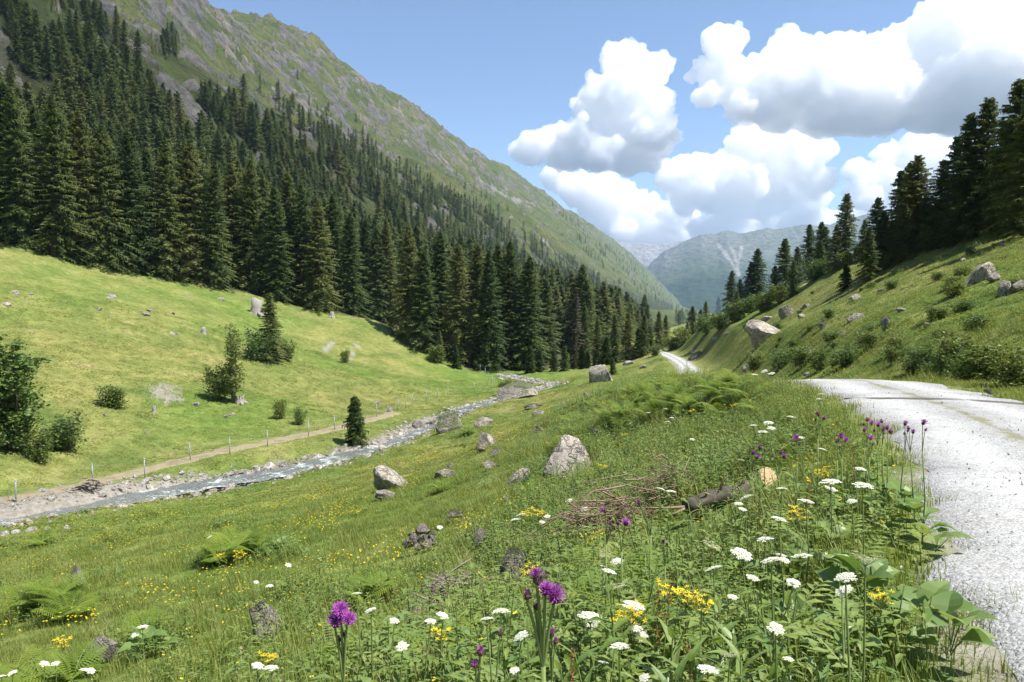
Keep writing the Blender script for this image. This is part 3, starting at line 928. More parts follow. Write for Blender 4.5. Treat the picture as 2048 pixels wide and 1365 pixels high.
stock = bpy.data.collections.new('stock')          # meshes that the scatters draw from; not part of the scene
def scatter(name, meshes, P, idx, rot, scl, label, cat=None):
    """one 'stuff' object: MESHES instanced at points P"""
    cl = bpy.data.collections.new(name + '_stock')
    for i, me in enumerate(meshes):
        o = bpy.data.objects.new('%s_source_%02d' % (name, i), me)
        cl.objects.link(o)
    me = bpy.data.meshes.new(name)
    P = np.asarray(P, np.float32)
    me.vertices.add(len(P)); me.vertices.foreach_set('co', P.ravel())
    a = me.attributes.new('pick', 'INT', 'POINT'); a.data.foreach_set('value', np.asarray(idx, np.int32))
    a = me.attributes.new('turn', 'FLOAT_VECTOR', 'POINT'); a.data.foreach_set('vector', np.asarray(rot, np.float32).ravel())
    a = me.attributes.new('size', 'FLOAT_VECTOR', 'POINT'); a.data.foreach_set('vector', np.asarray(scl, np.float32).ravel())
    me.update()
    ob = link(name, me)
    ng = bpy.data.node_groups.new(name, 'GeometryNodeTree')
    ng.interface.new_socket('Geometry', in_out='INPUT', socket_type='NodeSocketGeometry')
    ng.interface.new_socket('Geometry', in_out='OUTPUT', socket_type='NodeSocketGeometry')
    n, l = ng.nodes, ng.links
    gi, go = n.new('NodeGroupInput'), n.new('NodeGroupOutput')
    ci = n.new('GeometryNodeCollectionInfo')
    ci.inputs['Collection'].default_value = cl
    ci.inputs['Separate Children'].default_value = True
    ci.inputs['Reset Children'].default_value = True
    io = n.new('GeometryNodeInstanceOnPoints')
    io.inputs['Pick Instance'].default_value = True
    def attr(nm, ty):
        k = n.new('GeometryNodeInputNamedAttribute'); k.data_type = ty; k.inputs['Name'].default_value = nm
        return next(s for s in k.outputs if s.enabled and s.name == 'Attribute')
    l.new(gi.outputs[0], io.inputs['Points'])
    l.new(ci.outputs[0], io.inputs['Instance'])
    l.new(attr('pick', 'INT'), io.inputs['Instance Index'])
    e = n.new('FunctionNodeEulerToRotation')
    l.new(attr('turn', 'FLOAT_VECTOR'), e.inputs[0])
    l.new(e.outputs[0], io.inputs['Rotation'])
    l.new(attr('size', 'FLOAT_VECTOR'), io.inputs['Scale'])
    l.new(io.outputs[0], go.inputs[0])
    md = ob.modifiers.new('scatter', 'NODES'); md.node_group = ng
    return tag(ob, label, cat, None, 'stuff')
def eulers(nrm, spin):
    """rotation that lays local z on NRM after a spin about it"""
    z = nrm
    c, s = np.cos(spin), np.sin(spin)
    x0 = np.stack([c, s, np.zeros_like(c)], 1)
    x = x0 - z * (x0 * z).sum(1)[:, None]; x /= np.linalg.norm(x, axis=1)[:, None]
    y = np.cross(z, x)
    ry = np.arcsin(np.clip(-x[:, 2], -1, 1))
    rx = np.arctan2(y[:, 2], z[:, 2])
    rz = np.arctan2(x[:, 1], x[:, 0])
    return np.stack([rx, ry, rz], 1)

def mat_leaf(name, stops, trans=0.3, rough=0.55, vary=0.25, scale=3.0, spec=0.25, tcol=None, meadow=False, mfac=0.6):
    """leaf or needle: diffuse and translucent, tinted by object and by place"""
    m, n, l = new_mat(name)
    oi = n.new('ShaderNodeObjectInfo')
    pos = world_pos(n)
    f = noise(n, l, pos, scale, 3, 0.6)
    f = mathn(n, l, 'ADD', mathn(n, l, 'MULTIPLY', f, 0.75), mathn(n, l, 'MULTIPLY', oi.outputs['Random'], vary))
    c = ramp(n, l, f, stops)
    if meadow:
        gr = n.new('ShaderNodeGroup'); gr.node_tree = MEADOW
        c = mix(n, l, mfac, c, gr.outputs[0])
    p = n.new('ShaderNodeBsdfPrincipled')
    p.inputs['Roughness'].default_value = rough
    p.inputs['Specular IOR Level'].default_value = spec
    l.new(c, p.inputs['Base Color'])
    t = n.new('ShaderNodeBsdfTranslucent')
    tc = mix(n, l, 1.0, c, tcol or (1.15, 1.1, 0.6), 'MULTIPLY')
    l.new(tc, t.inputs['Color'])
    ms = n.new('ShaderNodeMixShader'); ms.inputs[0].default_value = trans
    l.new(p.outputs[0], ms.inputs[1]); l.new(t.outputs[0], ms.inputs[2])
    o = n.new('ShaderNodeOutputMaterial'); l.new(ms.outputs[0], o.inputs['Surface'])
    return m
def mat_plain(name, c, rough=0.8, var=0.3, scale=8.0, spec=0.2, bumpd=0.0):
    m, n, l = new_mat(name)
    pos = N(n, 'ShaderNodeTexCoord').outputs['Object']
    f = noise(n, l, pos, scale, 5, 0.65)
    k = ramp(n, l, f, [(0.28, tuple(x * (1 - var) for x in c)), (0.5, c), (0.72, tuple(min(1, x * (1 + var)) for x in c))])
    finish(n, l, k, rough, bump(n, l, f, 0.6, bumpd) if bumpd else None, spec)
    return m
def mat_bark():
    m, n, l = new_mat('bark')
    pos = N(n, 'ShaderNodeTexCoord').outputs['Object']
    mp = n.new('ShaderNodeMapping'); mp.inputs['Scale'].default_value = (6, 6, 1.4); l.new(pos, mp.inputs['Vector'])
    f = noise(n, l, mp.outputs[0], 1.5, 6, 0.7)
    c = ramp(n, l, f, [(0.3, (0.055, 0.042, 0.033)), (0.5, (0.13, 0.105, 0.085)), (0.72, (0.25, 0.22, 0.19))])
    finish(n, l, c, 0.95, bump(n, l, f, 0.8, 0.05), 0.1)
    return m
M_BARK = mat_bark()
M_NEEDLE = mat_leaf('spruce_needles', [(0.25, (0.036, 0.066, 0.022)), (0.5, (0.074, 0.108, 0.032)), (0.70, (0.118, 0.144, 0.042)), (0.9, (0.158, 0.164, 0.056))], 0.2, 0.6, 0.42, 0.7, 0.15)
M_NEEDLE_Y = mat_leaf('young_spruce_needles', [(0.3, (0.030, 0.058, 0.016)), (0.6, (0.065, 0.098, 0.024)), (0.85, (0.105, 0.13, 0.032))], 0.18, 0.6, 0.3, 2.0, 0.15)
M_NEEDLE_DRY = mat_leaf('dry_spruce_twigs', [(0.3, (0.060, 0.052, 0.035)), (0.6, (0.105, 0.090, 0.060)), (0.85, (0.15, 0.13, 0.09))], 0.05, 0.8, 0.3, 2.0, 0.1)

# ------------------------------------------------------------------ spruces
def spruce(seed, H=20.0, Rf=0.16, whorl=0.42, nb=6, twigs=11, low=0.05, ragged=0.25, needle=None, tw=1.0):
    rg = np.random.default_rng(seed)
    tr = MB()
    k = np.linspace(0, 1, 7)
    lean = rg.normal(size=2) * 0.01 * H
    tr.tube(np.stack([lean[0] * k ** 2, lean[1] * k ** 2, H * k * 0.985 - 0.3 * (1 - k)], 1), H * 0.0145 * (1 - k * 0.94) + 0.06 * (k == 0), 7)
    trunk = tr.mesh('trunk', (M_BARK,))
    cr = MB()
    T = []
    z = H * low
    sect = rg.uniform(0.8, 1.15, 8)
    while z < H * 0.985:
        h = z / H
        Lr = Rf * H * (1 - h) ** 0.72 * (1 - 0.25 * math.exp(-h / 0.06)) + 0.10
        n = nb + (rg.random() < 0.5)
        a0 = rg.uniform(0, 6.28)
        for b in range(n):
            a = a0 + b * 6.283 / n + rg.normal() * 0.25
            L = Lr * rg.uniform(1 - ragged * 1.5, 1 + ragged) * sect[int((a % 6.283) / 6.284 * 8)]
            if rg.random() < 0.07:
                L *= 0.5
            fw = np.array([math.cos(a), math.sin(a), 0]); sd = np.array([-math.sin(a), math.cos(a), 0])
            up = 0.55 * h ** 1.5 - 0.10 + rg.normal() * 0.07
            dr = 0.42 * (1 - h) + 0.12
            org = np.array([lean[0] * h * h, lean[1] * h * h, z + rg.uniform(-0.5, 0.5) * whorl])
            def P(s):
                return org + fw * (L * s) + np.array([0, 0, L * (up * s - dr * s * s + 0.16 * s ** 4)])
            ss = np.linspace(0.12, 0.97, twigs) + rg.normal(size=twigs) * 0.03
            for s in ss:
                p = P(s)
                for sg in (-1, 1):
                    tl = (0.30 * L * (1.05 - 0.75 * s) + 0.16) * rg.uniform(0.7, 1.25)
                    d = fw * rg.uniform(0.35, 0.75) + sd * sg * rg.uniform(0.55, 0.95) - np.array([0, 0, rg.uniform(0.10, 0.50)])
                    d /= np.linalg.norm(d)
                    tip = p + d * tl
                    wv = (fw * 0.55 + np.array([0, 0, rg.uniform(-0.6, 0.6)])) * (0.085 * L ** 0.5 + 0.05) * tw
                    T.append((p - wv, p + wv, tip))
                    if rg.random() < 0.55:                # hanging spray
                        q = p + d * tl * rg.uniform(0.2, 0.8)
                        T.append((q - fw * 0.09 * tw, q + sd * 0.12 * tw, q + np.array([0, 0, -0.16 - 0.12 * L ** 0.5]) * rg.uniform(0.6, 1.4) + fw * 0.05))
            p0, p1, p2 = P(0.0), P(0.55), P(1.08)
            w = np.array([0, 0, 0.05]) + sd * 0.04
            T.append((p0 - w, p0 + w, p1)); T.append((p1 - w * 2, p1 + w * 2, p2))
        z += whorl * rg.uniform(0.75, 1.25) * (1 - 0.45 * h)
    top = np.array([lean[0], lean[1], H])
    T.append((top + [0.04, 0, -0.5], top + [-0.04, 0, -0.5], top + [0, 0, 0.15]))
    T.append((top + [0, 0.04, -0.5], top + [0, -0.04, -0.5], top + [0, 0, 0.15]))
    cr.tri_soup(np.array(T))
    crown = cr.mesh('crown', (needle or M_NEEDLE,), False)
    return trunk, crown
SP_TALL = [spruce(100 + i, 22, [0.190, 0.205, 0.18, 0.215, 0.195, 0.185][i], 0.46, 6, 11, 0.03) for i in range(6)]
SP_MID = [spruce(200 + i, 14, [0.225, 0.21, 0.24, 0.22][i], 0.40, 6, 9, 0.03, 0.3) for i in range(4)]
SP_YOUNG = [spruce(300 + i, 5, [0.24, 0.27, 0.22][i], 0.22, 6, 8, 0.02, 0.25, M_NEEDLE_Y, 0.75) for i in range(3)]
SP_DRY = spruce(350, 20, 0.115, 0.55, 5, 6, 0.10, 0.45, M_NEEDLE_DRY, 0.7)
SP_SLOPE = [spruce(400 + i, 17, [0.20, 0.22, 0.185, 0.21, 0.235][i], 0.72, 6, 5, 0.03, 0.3, None, 2.2) for i in range(5)]
SP_FAR = [spruce(500 + i, 16, [0.21, 0.23, 0.19, 0.22][i], 1.4, 5, 2, 0.03, 0.3, None, 5.0) for i in range(4)]

tree_count = 0
def tree(kind, H0, loc, h, label, group, wide=1.0, cat='tree', name='spruce_tree'):
    global tree_count
    tree_count += 1
    s = h / H0
    t = empty(name, loc, rng.uniform(0, 6.28), (s * wide, s * wide, s), tuple(rng.normal(size=2) * 0.012))
    tag(t, label, cat, group)
    link('trunk', kind[0], t); link('crown', kind[1], t)
    return t
# --- the tall stand along the meadow edge: tops read off the photograph, feet on the edge line
fr_tops = [(-30, 150), (6, 168), (43, 180), (75, 215), (107, 197), (140, 250), (164, 225), (209, 250), (240, 300), (271, 267), (300, 300), (330, 283), (363, 290), (390, 287), (427, 324), (468, 328), (500, 322), (525, 349), (556, 372), (583, 347), (611, 365), (640, 400), (668, 391),
           (700, 425), (731, 436), (752, 455), (778, 440), (820, 451), (848, 500), (877, 463), (916, 486), (951, 488), (977, 500), (1000, 488), (1023, 482), (1057, 510), (1092, 555)]
wood_pts = []
jit = [2, 14, 5, 20, 3, 12, 7]
for i, (u, vt) in enumerate(fr_tops):
    vb = float(np.interp(u, _eu, _ev)) - jit[i % 7]
    p = hit1(max(u, -28), vb)
    h = (project(p[0], p[1], p[2])[1] - vt) / F_PX * p[1]
    tree(SP_TALL[i % 6], 22, p - [0, 0, 0.15], h, 'tall dark spruce, %s from the left along the forest edge' % ordinal(i), 'tall spruces along the meadow edge', rng.uniform(0.95, 1.25) * (20 / max(h, 14)) ** 0.25)
    wood_pts.append(p)
# small spruces at the foot of the stand by the stream and along the valley floor
low_tr = [(1079, 696, 745), (1108, 700, 744), (1129, 690, 742), (1146, 672, 738), (1163, 690, 738), (1176, 702, 737), (1190, 700, 732), (1214, 672, 730), (1231, 629, 726), (1255, 623, 722), (1278, 655, 714), (1287, 629, 712), (1298, 652, 706), (1316, 622, 702), (1331, 629, 694), (1060, 690, 746), (912, 690, 736), (880, 660, 726), (1205, 690, 731), (1268, 690, 716)]
for i, (u, vt, vb) in enumerate(sorted(low_tr)):
    p = hit1(u, vb)
    h = (vb - vt) / F_PX * p[1]
    tree(SP_MID[i % 4] if h > 5 else SP_YOUNG[i % 3], 14 if h > 5 else 5, p - [0, 0, 0.1], h, 'small spruce, %s from the left at the foot of the forest by the stream' % ordinal(i), 'small spruces at the forest foot', 1.0)
    wood_pts.append(p)
p = hit1(1150, 738)
tree(SP_DRY, 20, p, (738 - 584) / F_PX * p[1] * 1.02, 'half dead grey brown spruce at the end of the forest', 'spruces in the valley bottom')
for u, vt, nm in ((1167, 611, 'spruce beside the half dead one, dark and full'), (1196, 632, 'thin spruce between the half dead one and the valley bottom trees')):
    p = hit1(u, 733)
    tree(SP_TALL[3], 22, p, (733 - vt) / F_PX * p[1], nm, 'spruces in the valley bottom', 0.9)
# --- spruces on the right hillside
rt = [(2034, 158, 452, 0), (2047, 190, 470, 0), (1969, 198, 462, 0), (1936, 228, 478, 0), (1908, 272, 478, 0), (1880, 320, 482, 0), (1834, 311, 500, 0), (1818, 326, 505, 0), (1801, 340, 508, 0), (1753, 394, 545, 0), (1740, 455, 560, 1),
      (1807, 408, 522, 1), (1850, 392, 498, 1), (1876, 400, 497, 1), (1905, 405, 492, 1), (1940, 376, 474, 0), (2022, 290, 452, 0), (1990, 360, 455, 1), (1690, 378, 522, 0), (1727, 432, 512, 1), (1652, 432, 525, 0), (1640, 428, 535, 0), (1618, 436, 546, 0),
      (1640, 480, 552, 1), (1594, 484, 560, 0), (1568, 476, 592, 0), (1586, 520, 590, 1), (1515, 497, 598, 0), (1501, 521, 602, 0), (1461, 541, 622, 0), (1445, 573, 624, 1), (1473, 581, 622, 1), (1481, 557, 615, 0), (1437, 593, 630, 1), (1386, 611, 668, 1), (1400, 617, 662, 1), (1412, 601, 654, 0), (1374, 645, 680, 1), (1691, 525, 578, 2), (1770, 420, 535, 1), (1782, 440, 530, 1), (1548, 530, 600, 1), (1672, 440, 530, 1), (2058, 240, 448, 0), (1925, 300, 476, 0), (1955, 330, 470, 0), (2010, 240, 455, 0)]
for i, (u, vt, vb, k) in enumerate(sorted(rt)):
    p = hit1(u, vb)
    h = (vb - vt) / F_PX * p[1]
    kd, H0 = ((SP_TALL[i % 6], 22) if h > 12 else (SP_MID[i % 4], 14)) if k == 0 else ((SP_MID[(i + 1) % 4], 14) if k == 1 else (SP_YOUNG[i % 3], 5))
    tree(kd, H0, p - [0, 0, 0.12], h, '%s spruce, %s from the left on the hillside above the road' % ('slim young' if k == 2 else 'dark green', ordinal(i)), 'spruces on the hillside above the road', rng.uniform(1.1, 1.35))
# --- lone small spruces in the meadow
for (u, vt, vb, lab, kd, wd_) in ((710, 790, 890, 'lone bushy young spruce on the stream bank beside the fence', SP_YOUNG[0], 1.1), (543, 585, 722, 'solitary dark spruce halfway up the left meadow', SP_MID[1], 1.25), (1225, 716, 750, 'small young spruce behind the big boulder by the track', SP_YOUNG[1], 1.1)):
    p = hit1(u, vb)
    h = (vb - vt) / F_PX * p[1]
    tree(kd, 14 if kd is SP_MID[1] else 5, p - [0, 0, 0.05], h, lab, 'lone spruces in the meadow', wd_)

# --- woods on the slope behind: places drawn in the photograph's frame, then carried to the hillside they fall on
WOOD = [  # polygon in photo pixels, density
    ([(150, 330), (130, 240), (250, 170), (330, 190), (430, 215), (500, 250), (560, 262), (640, 262), (720, 300), (800, 345), (900, 398), (1000, 455), (1080, 522), (1180, 568), (1260, 622), (1345, 668), (1330, 700), (1000, 700), (600, 560), (300, 480), (-60, 460), (-60, 190), (60, 240)], 1.0),
    ([(5, 0), (250, -10), (250, 170), (170, 190), (150, 150), (60, 160), (15, 110)], 0.045),
    ([(250, 0), (330, 60), (360, 130), (420, 170), (520, 180), (560, 265), (330, 215), (250, 170)], 0.012),
    ([(540, 175), (640, 195), (720, 275), (800, 330), (760, 330), (640, 270), (560, 262)], 0.10),
    ([(330, 65), (355, 65), (360, 110), (325, 110)], 1.0),
    ([(800, 330), (900, 385), (1000, 435), (1080, 480), (1180, 545), (1270, 605), (1330, 640), (1200, 590), (1080, 530), (1000, 465), (900, 405)], 0.16),
    ([(880, 330), (960, 380), (1060, 440), (1000, 420), (900, 370)], 0.04),
    ([(1100, 405), (1150, 430), (1230, 480), (1330, 545), (1425, 598), (1425, 625), (1340, 590), (1250, 530), (1180, 480), (1120, 440)], 0.7),
    ([(1150, 470), (1250, 530), (1340, 590), (1420, 622), (1390, 645), (1320, 610), (1230, 560), (1160, 500)], 0.35),
    ([(1040, 470), (1120, 510), (1200, 555), (1280, 580), (1230, 585), (1120, 540), (1050, 500)], 0.25),
    ([(1345, 640), (1420, 620), (1425, 650), (1380, 670)], 0.6),
    ([(300, 100), (620, 200), (1000, 400), (1000, 330), (600, 120), (400, 60)], 0.0015),
]
def wood_density(u, v):
    d = np.zeros(len(u))
    for poly, w in WOOD:
        d = np.maximum(d, w * in_poly(u, v, poly))
    return d
cu = rng.uniform(-60, 1440, 150000); cv_ = rng.uniform(-30, 705, 150000)
dn = wood_density(cu, cv_)
keep = rng.random(len(cu)) < dn
cu, cv_ = cu[keep], cv_[keep]
HP = hit(cu, cv_, 118.0)
ok = ~np.isnan(HP[:, 0])
HP, cu, cv_ = HP[ok], cu[ok], cv_[ok]
s_, t_ = st(HP[:, 0], HP[:, 1])
rk = sample(GROCK, HP[:, 0], HP[:, 1])
dd = np.hypot(HP[:, 0], HP[:, 1])
edge_ok = cv_ < np.interp(cu, _eu, _ev) - 6
ok = edge_ok & (rng.random(len(rk)) > rk * 0.85) & ~((t_ > 470) & (-s_ < 104) & (cu < 1345)) & (-s_ > 30) & (fbm(HP[:, 0] / 45, HP[:, 1] / 45, 3, 97) > np.where(cv_ < np.interp(cu, [0, 300, 700, 1000, 1400], [260, 350, 440, 530, 620]), 0.0, -0.30))
HP, cu, cv_, dd = HP[ok], cu[ok], cv_[ok], dd[ok]
order = np.argsort(dd)
cell = {}
for p in wood_pts:
    cell.setdefault((int(p[0] // 8), int(p[1] // 8)), []).append((p[0], p[1]))
pick = []
for j in order:
    x, y = HP[j, 0], HP[j, 1]
    md_ = 2.7 + 0.0026 * dd[j]
    cx, cy_ = int(x // 8), int(y // 8)
    K = 1 if md_ < 8 else 2
    bad = False
    for a in range(cx - K, cx + K + 1):
        for b in range(cy_ - K, cy_ + K + 1):
            for (px, py) in cell.get((a, b), ()):
                if (px - x) ** 2 + (py - y) ** 2 < md_ * md_:
                    bad = True; break
            if bad: break
        if bad: break
    if bad:
        continue
    cell.setdefault((cx, cy_), []).append((x, y))
    pick.append(j)
pick = np.array(pick)
TP, TD, TU, TV = HP[pick], dd[pick], cu[pick], cv_[pick]
hgt = np.clip(rng.normal(15.5, 3.2, len(TP)), 8, 23) * np.interp(TD, [120, 260, 400, 1500], [1.05, 0.95, 0.92, 0.9])
hgt *= np.where((TV < np.interp(TU, [0, 400, 700, 1000, 1400], [60, 130, 260, 420, 560])), 0.72, 1.0)
N_IND = 300 - tree_count
px_h = hgt / TD
# the rest of the three hundred that show largest, each with trunk and crown
vis = np.argsort(-px_h)
ind = []
front_uv = [(np.interp(uu, [t[0] for t in fr_tops], [t[1] for t in fr_tops])) for uu in TU]
for j in vis:
    if len(ind) >= N_IND:
        break
    vtop = project(TP[j, 0], TP[j, 1], TP[j, 2] + hgt[j])[1]
    if -28 < TU[j] < 1090 and vtop > front_uv[j] + 25:
        continue                       # wholly behind the tall stand
    ind.append(j)
rest = np.setdiff1d(np.arange(len(TP)), ind)
zone = ['dark spruce in the dense wood covering the slope behind the tall forest edge', 'spruce on the high rocky slope at the upper left', 'spruce among the crags above the wood on the left mountainside', 'spruce in the far wood down the valley']
for j in ind:
    u, v = TU[j], TV[j]
    z_ = 1 if (u < 250 and v < 190) else 2 if v < np.interp(u, [0, 400, 700, 1000], [150, 230, 320, 450]) else 0 if u < 1100 else 3
    tree((SP_TALL[j % 6] if TD[j] < 210 else SP_SLOPE[j % 5]), 22 if TD[j] < 210 else 17, TP[j] - [0, 0, 0.3], hgt[j], zone[z_], ['spruces of the slope wood', 'spruces high on the left', 'spruces among the crags', 'spruces far down the valley'][z_], rng.uniform(1.1, 1.4))
if len(rest):
    lod = TD[rest] > 520
    idx = np.where(lod, 5 + rng.integers(0, 4, len(rest)), rng.integers(0, 5, len(rest)))
    sc = hgt[rest] / np.where(lod, 16, 17)
    wdt = rng.uniform(1.1, 1.5, len(rest))
    joined = []
    for k in SP_SLOPE + SP_FAR:
        joined.append(k[1])
    scatter('forest', joined, TP[rest] - [0, 0, 0.3], idx, np.stack([rng.normal(size=len(rest)) * 0.015, rng.normal(size=len(rest)) * 0.015, rng.uniform(0, 6.28, len(rest))], 1),
            np.stack([sc * wdt, sc * wdt, sc], 1), 'distant spruce forest covering the lower mountainside', 'forest')
print('TREES', tree_count, 'rest', len(rest))

# ------------------------------------------------------------------ boulders and stones
def mat_boulder(name, tint, moss):
    m, n, l = new_mat(name)
    tc = N(n, 'ShaderNodeTexCoord').outputs['Object']
    oi = n.new('ShaderNodeObjectInfo')
    add = n.new('ShaderNodeVectorMath'); add.operation = 'ADD'
    l.new(tc, add.inputs[0])
    cmb = n.new('ShaderNodeCombineXYZ'); l.new(mathn(n, l, 'MULTIPLY', oi.outputs['Random'], 37.0), cmb.inputs[0])
    l.new(cmb.outputs[0], add.inputs[1])
    pos = add.outputs[0]
    c, a, b = rock_color(n, l, pos, 2.6, tint)
    lich = noise(n, l, pos, 6.0, 5, 0.7)
    c = mix(n, l, ramp(n, l, lich, [(0.60, 0.0), (0.70, 0.55)]), c, (0.24, 0.25, 0.16))
    dark = noise(n, l, pos, 3.1, 6, 0.75)
    c = mix(n, l, ramp(n, l, dark, [(0.28, 0.55), (0.38, 0.0)]), c, (0.06, 0.058, 0.052))
    if moss:
        geo = n.new('ShaderNodeNewGeometry')
        sx = n.new('ShaderNodeSeparateXYZ'); l.new(geo.outputs['Normal'], sx.inputs[0])
        mf = mathn(n, l, 'ADD', sx.outputs[2], mathn(n, l, 'MULTIPLY', mathn(n, l, 'SUBTRACT', a, 0.5), 1.8))
        c = mix(n, l, ramp(n, l, mf, [(0.62, 0.0), (0.80, 0.85)]), c, (0.075, 0.10, 0.028))
    vr = n.new('ShaderNodeTexVoronoi'); vr.feature = 'DISTANCE_TO_EDGE'; vr.inputs['Scale'].default_value = 2.3
    wv = n.new('ShaderNodeVectorMath'); wv.operation = 'ADD'; l.new(pos, wv.inputs[0]); nz = n.new('ShaderNodeTexNoise'); nz.inputs['Scale'].default_value = 4.0; l.new(pos, nz.inputs['Vector']); l.new(nz.outputs['Color'], wv.inputs[1]); l.new(wv.outputs[0], vr.inputs['Vector'])
    c = mix(n, l, ramp(n, l, vr.outputs['Distance'], [(0.0, 0.7), (0.035, 0.0)]), c, (0.05, 0.047, 0.042))
    h = mathn(n, l, 'ADD', a, mathn(n, l, 'MULTIPLY', b, 0.5))
    h = mathn(n, l, 'ADD', h, mathn(n, l, 'MULTIPLY', mathn(n, l, 'MINIMUM', vr.outputs['Distance'], 0.08), 4.0))
    finish(n, l, c, 0.92, bump(n, l, h, 1.0, 0.16), 0.15)
    return m
M_ROCK = mat_boulder('grey_boulder', (1.42, 1.36, 1.26), False)
M_ROCK_MOSS = mat_boulder('mossy_boulder', (1.2, 1.15, 1.08), True)
M_RIVER = mat_boulder('pale_river_stone', (2.1, 2.06, 1.98), False)
def boulder_mesh(seed, sub=ICO3, planes=17, mat=M_ROCK, rough=0.13):
    rg = np.random.default_rng(seed)
    v, f = sub
    v = v.copy()
    for k in range(planes):
        a = rg.normal(size=3); a /= np.linalg.norm(a)
        d = rg.uniform(0.42, 0.80)
        e = v @ a - d
        v = v - np.where(e > 0, e, 0)[:, None] * a * 0.94
    off = rg.uniform(0, 50, 3)
    for i in range(len(v)):
        p = Vector(v[i] * 1.6 + off)
        v[i] *= 1 + rough * mnoise.fractal(p, 0.8, 2.1, 4) + 0.05 * mnoise.noise(p * 3.5)
    v[:, :2] *= (1 + 0.45 * np.clip(-v[:, 2], 0, 1))[:, None]
    v -= (v.max(0) + v.min(0)) / 2
    ext = v.max(0) - v.min(0)
    v /= ext
    me = mesh_np('boulder', v, None, (mat,), True, f)
    me.set_sharp_from_angle(angle=R(28))
    return me
BOULD = [boulder_mesh(700 + i) for i in range(12)]
BOULD_M = [boulder_mesh(740 + i, mat=M_ROCK_MOSS) for i in range(5)]
BOULD_R = [boulder_mesh(770 + i, sub=ICO2, mat=M_RIVER, planes=8) for i in range(6)]
nb_ = 0
rock_at = []
def boulder(u, vb, w, h, label, group, kind='g', name='boulder', depth=0.8, sink=0.42, ry=0.0):
    global nb_
    nb_ += 1
    p = hit1(u, vb)
    sc = p[1] / F_PX
    W, Hh = w * sc, h * sc
    ms = {'g': BOULD, 'm': BOULD_M, 'r': BOULD_R}[kind]
    o = link(name, ms[nb_ % len(ms)])
    D = W * depth
    Hf = Hh / (1 - sink)
    o.location = (float(p[0]), float(p[1] + D * 0.3), float(p[2] + Hf * (0.5 - sink)))
    o.scale = (W * 1.05, D, Hf)
    o.rotation_euler = (rng.normal() * 0.10, ry + rng.normal() * 0.10, rng.choice([0, math.pi]) + rng.normal() * 0.3)
    rock_at.append((p[0], p[1] + D * 0.3, max(W, D) * 0.42))
    if p[1] < 36 and kind != 'r':
        o.location.z += 0.06 + 0.12 * Hf
        rock_at.append((p[0] * (1 - 0.45 * W / p[1]), p[1] - 0.45 * W, W * 0.42))
    if p[1] < 19 and kind != 'r':
        o.location.z += 0.07
        for k_ in (0.3, 0.6, 0.9):
            rock_at.append((p[0] * (1 - k_ / p[1]), p[1] - k_, 0.32))
    return tag(o, label, 'rock', group)
G_ = 'boulders lying in the meadow'
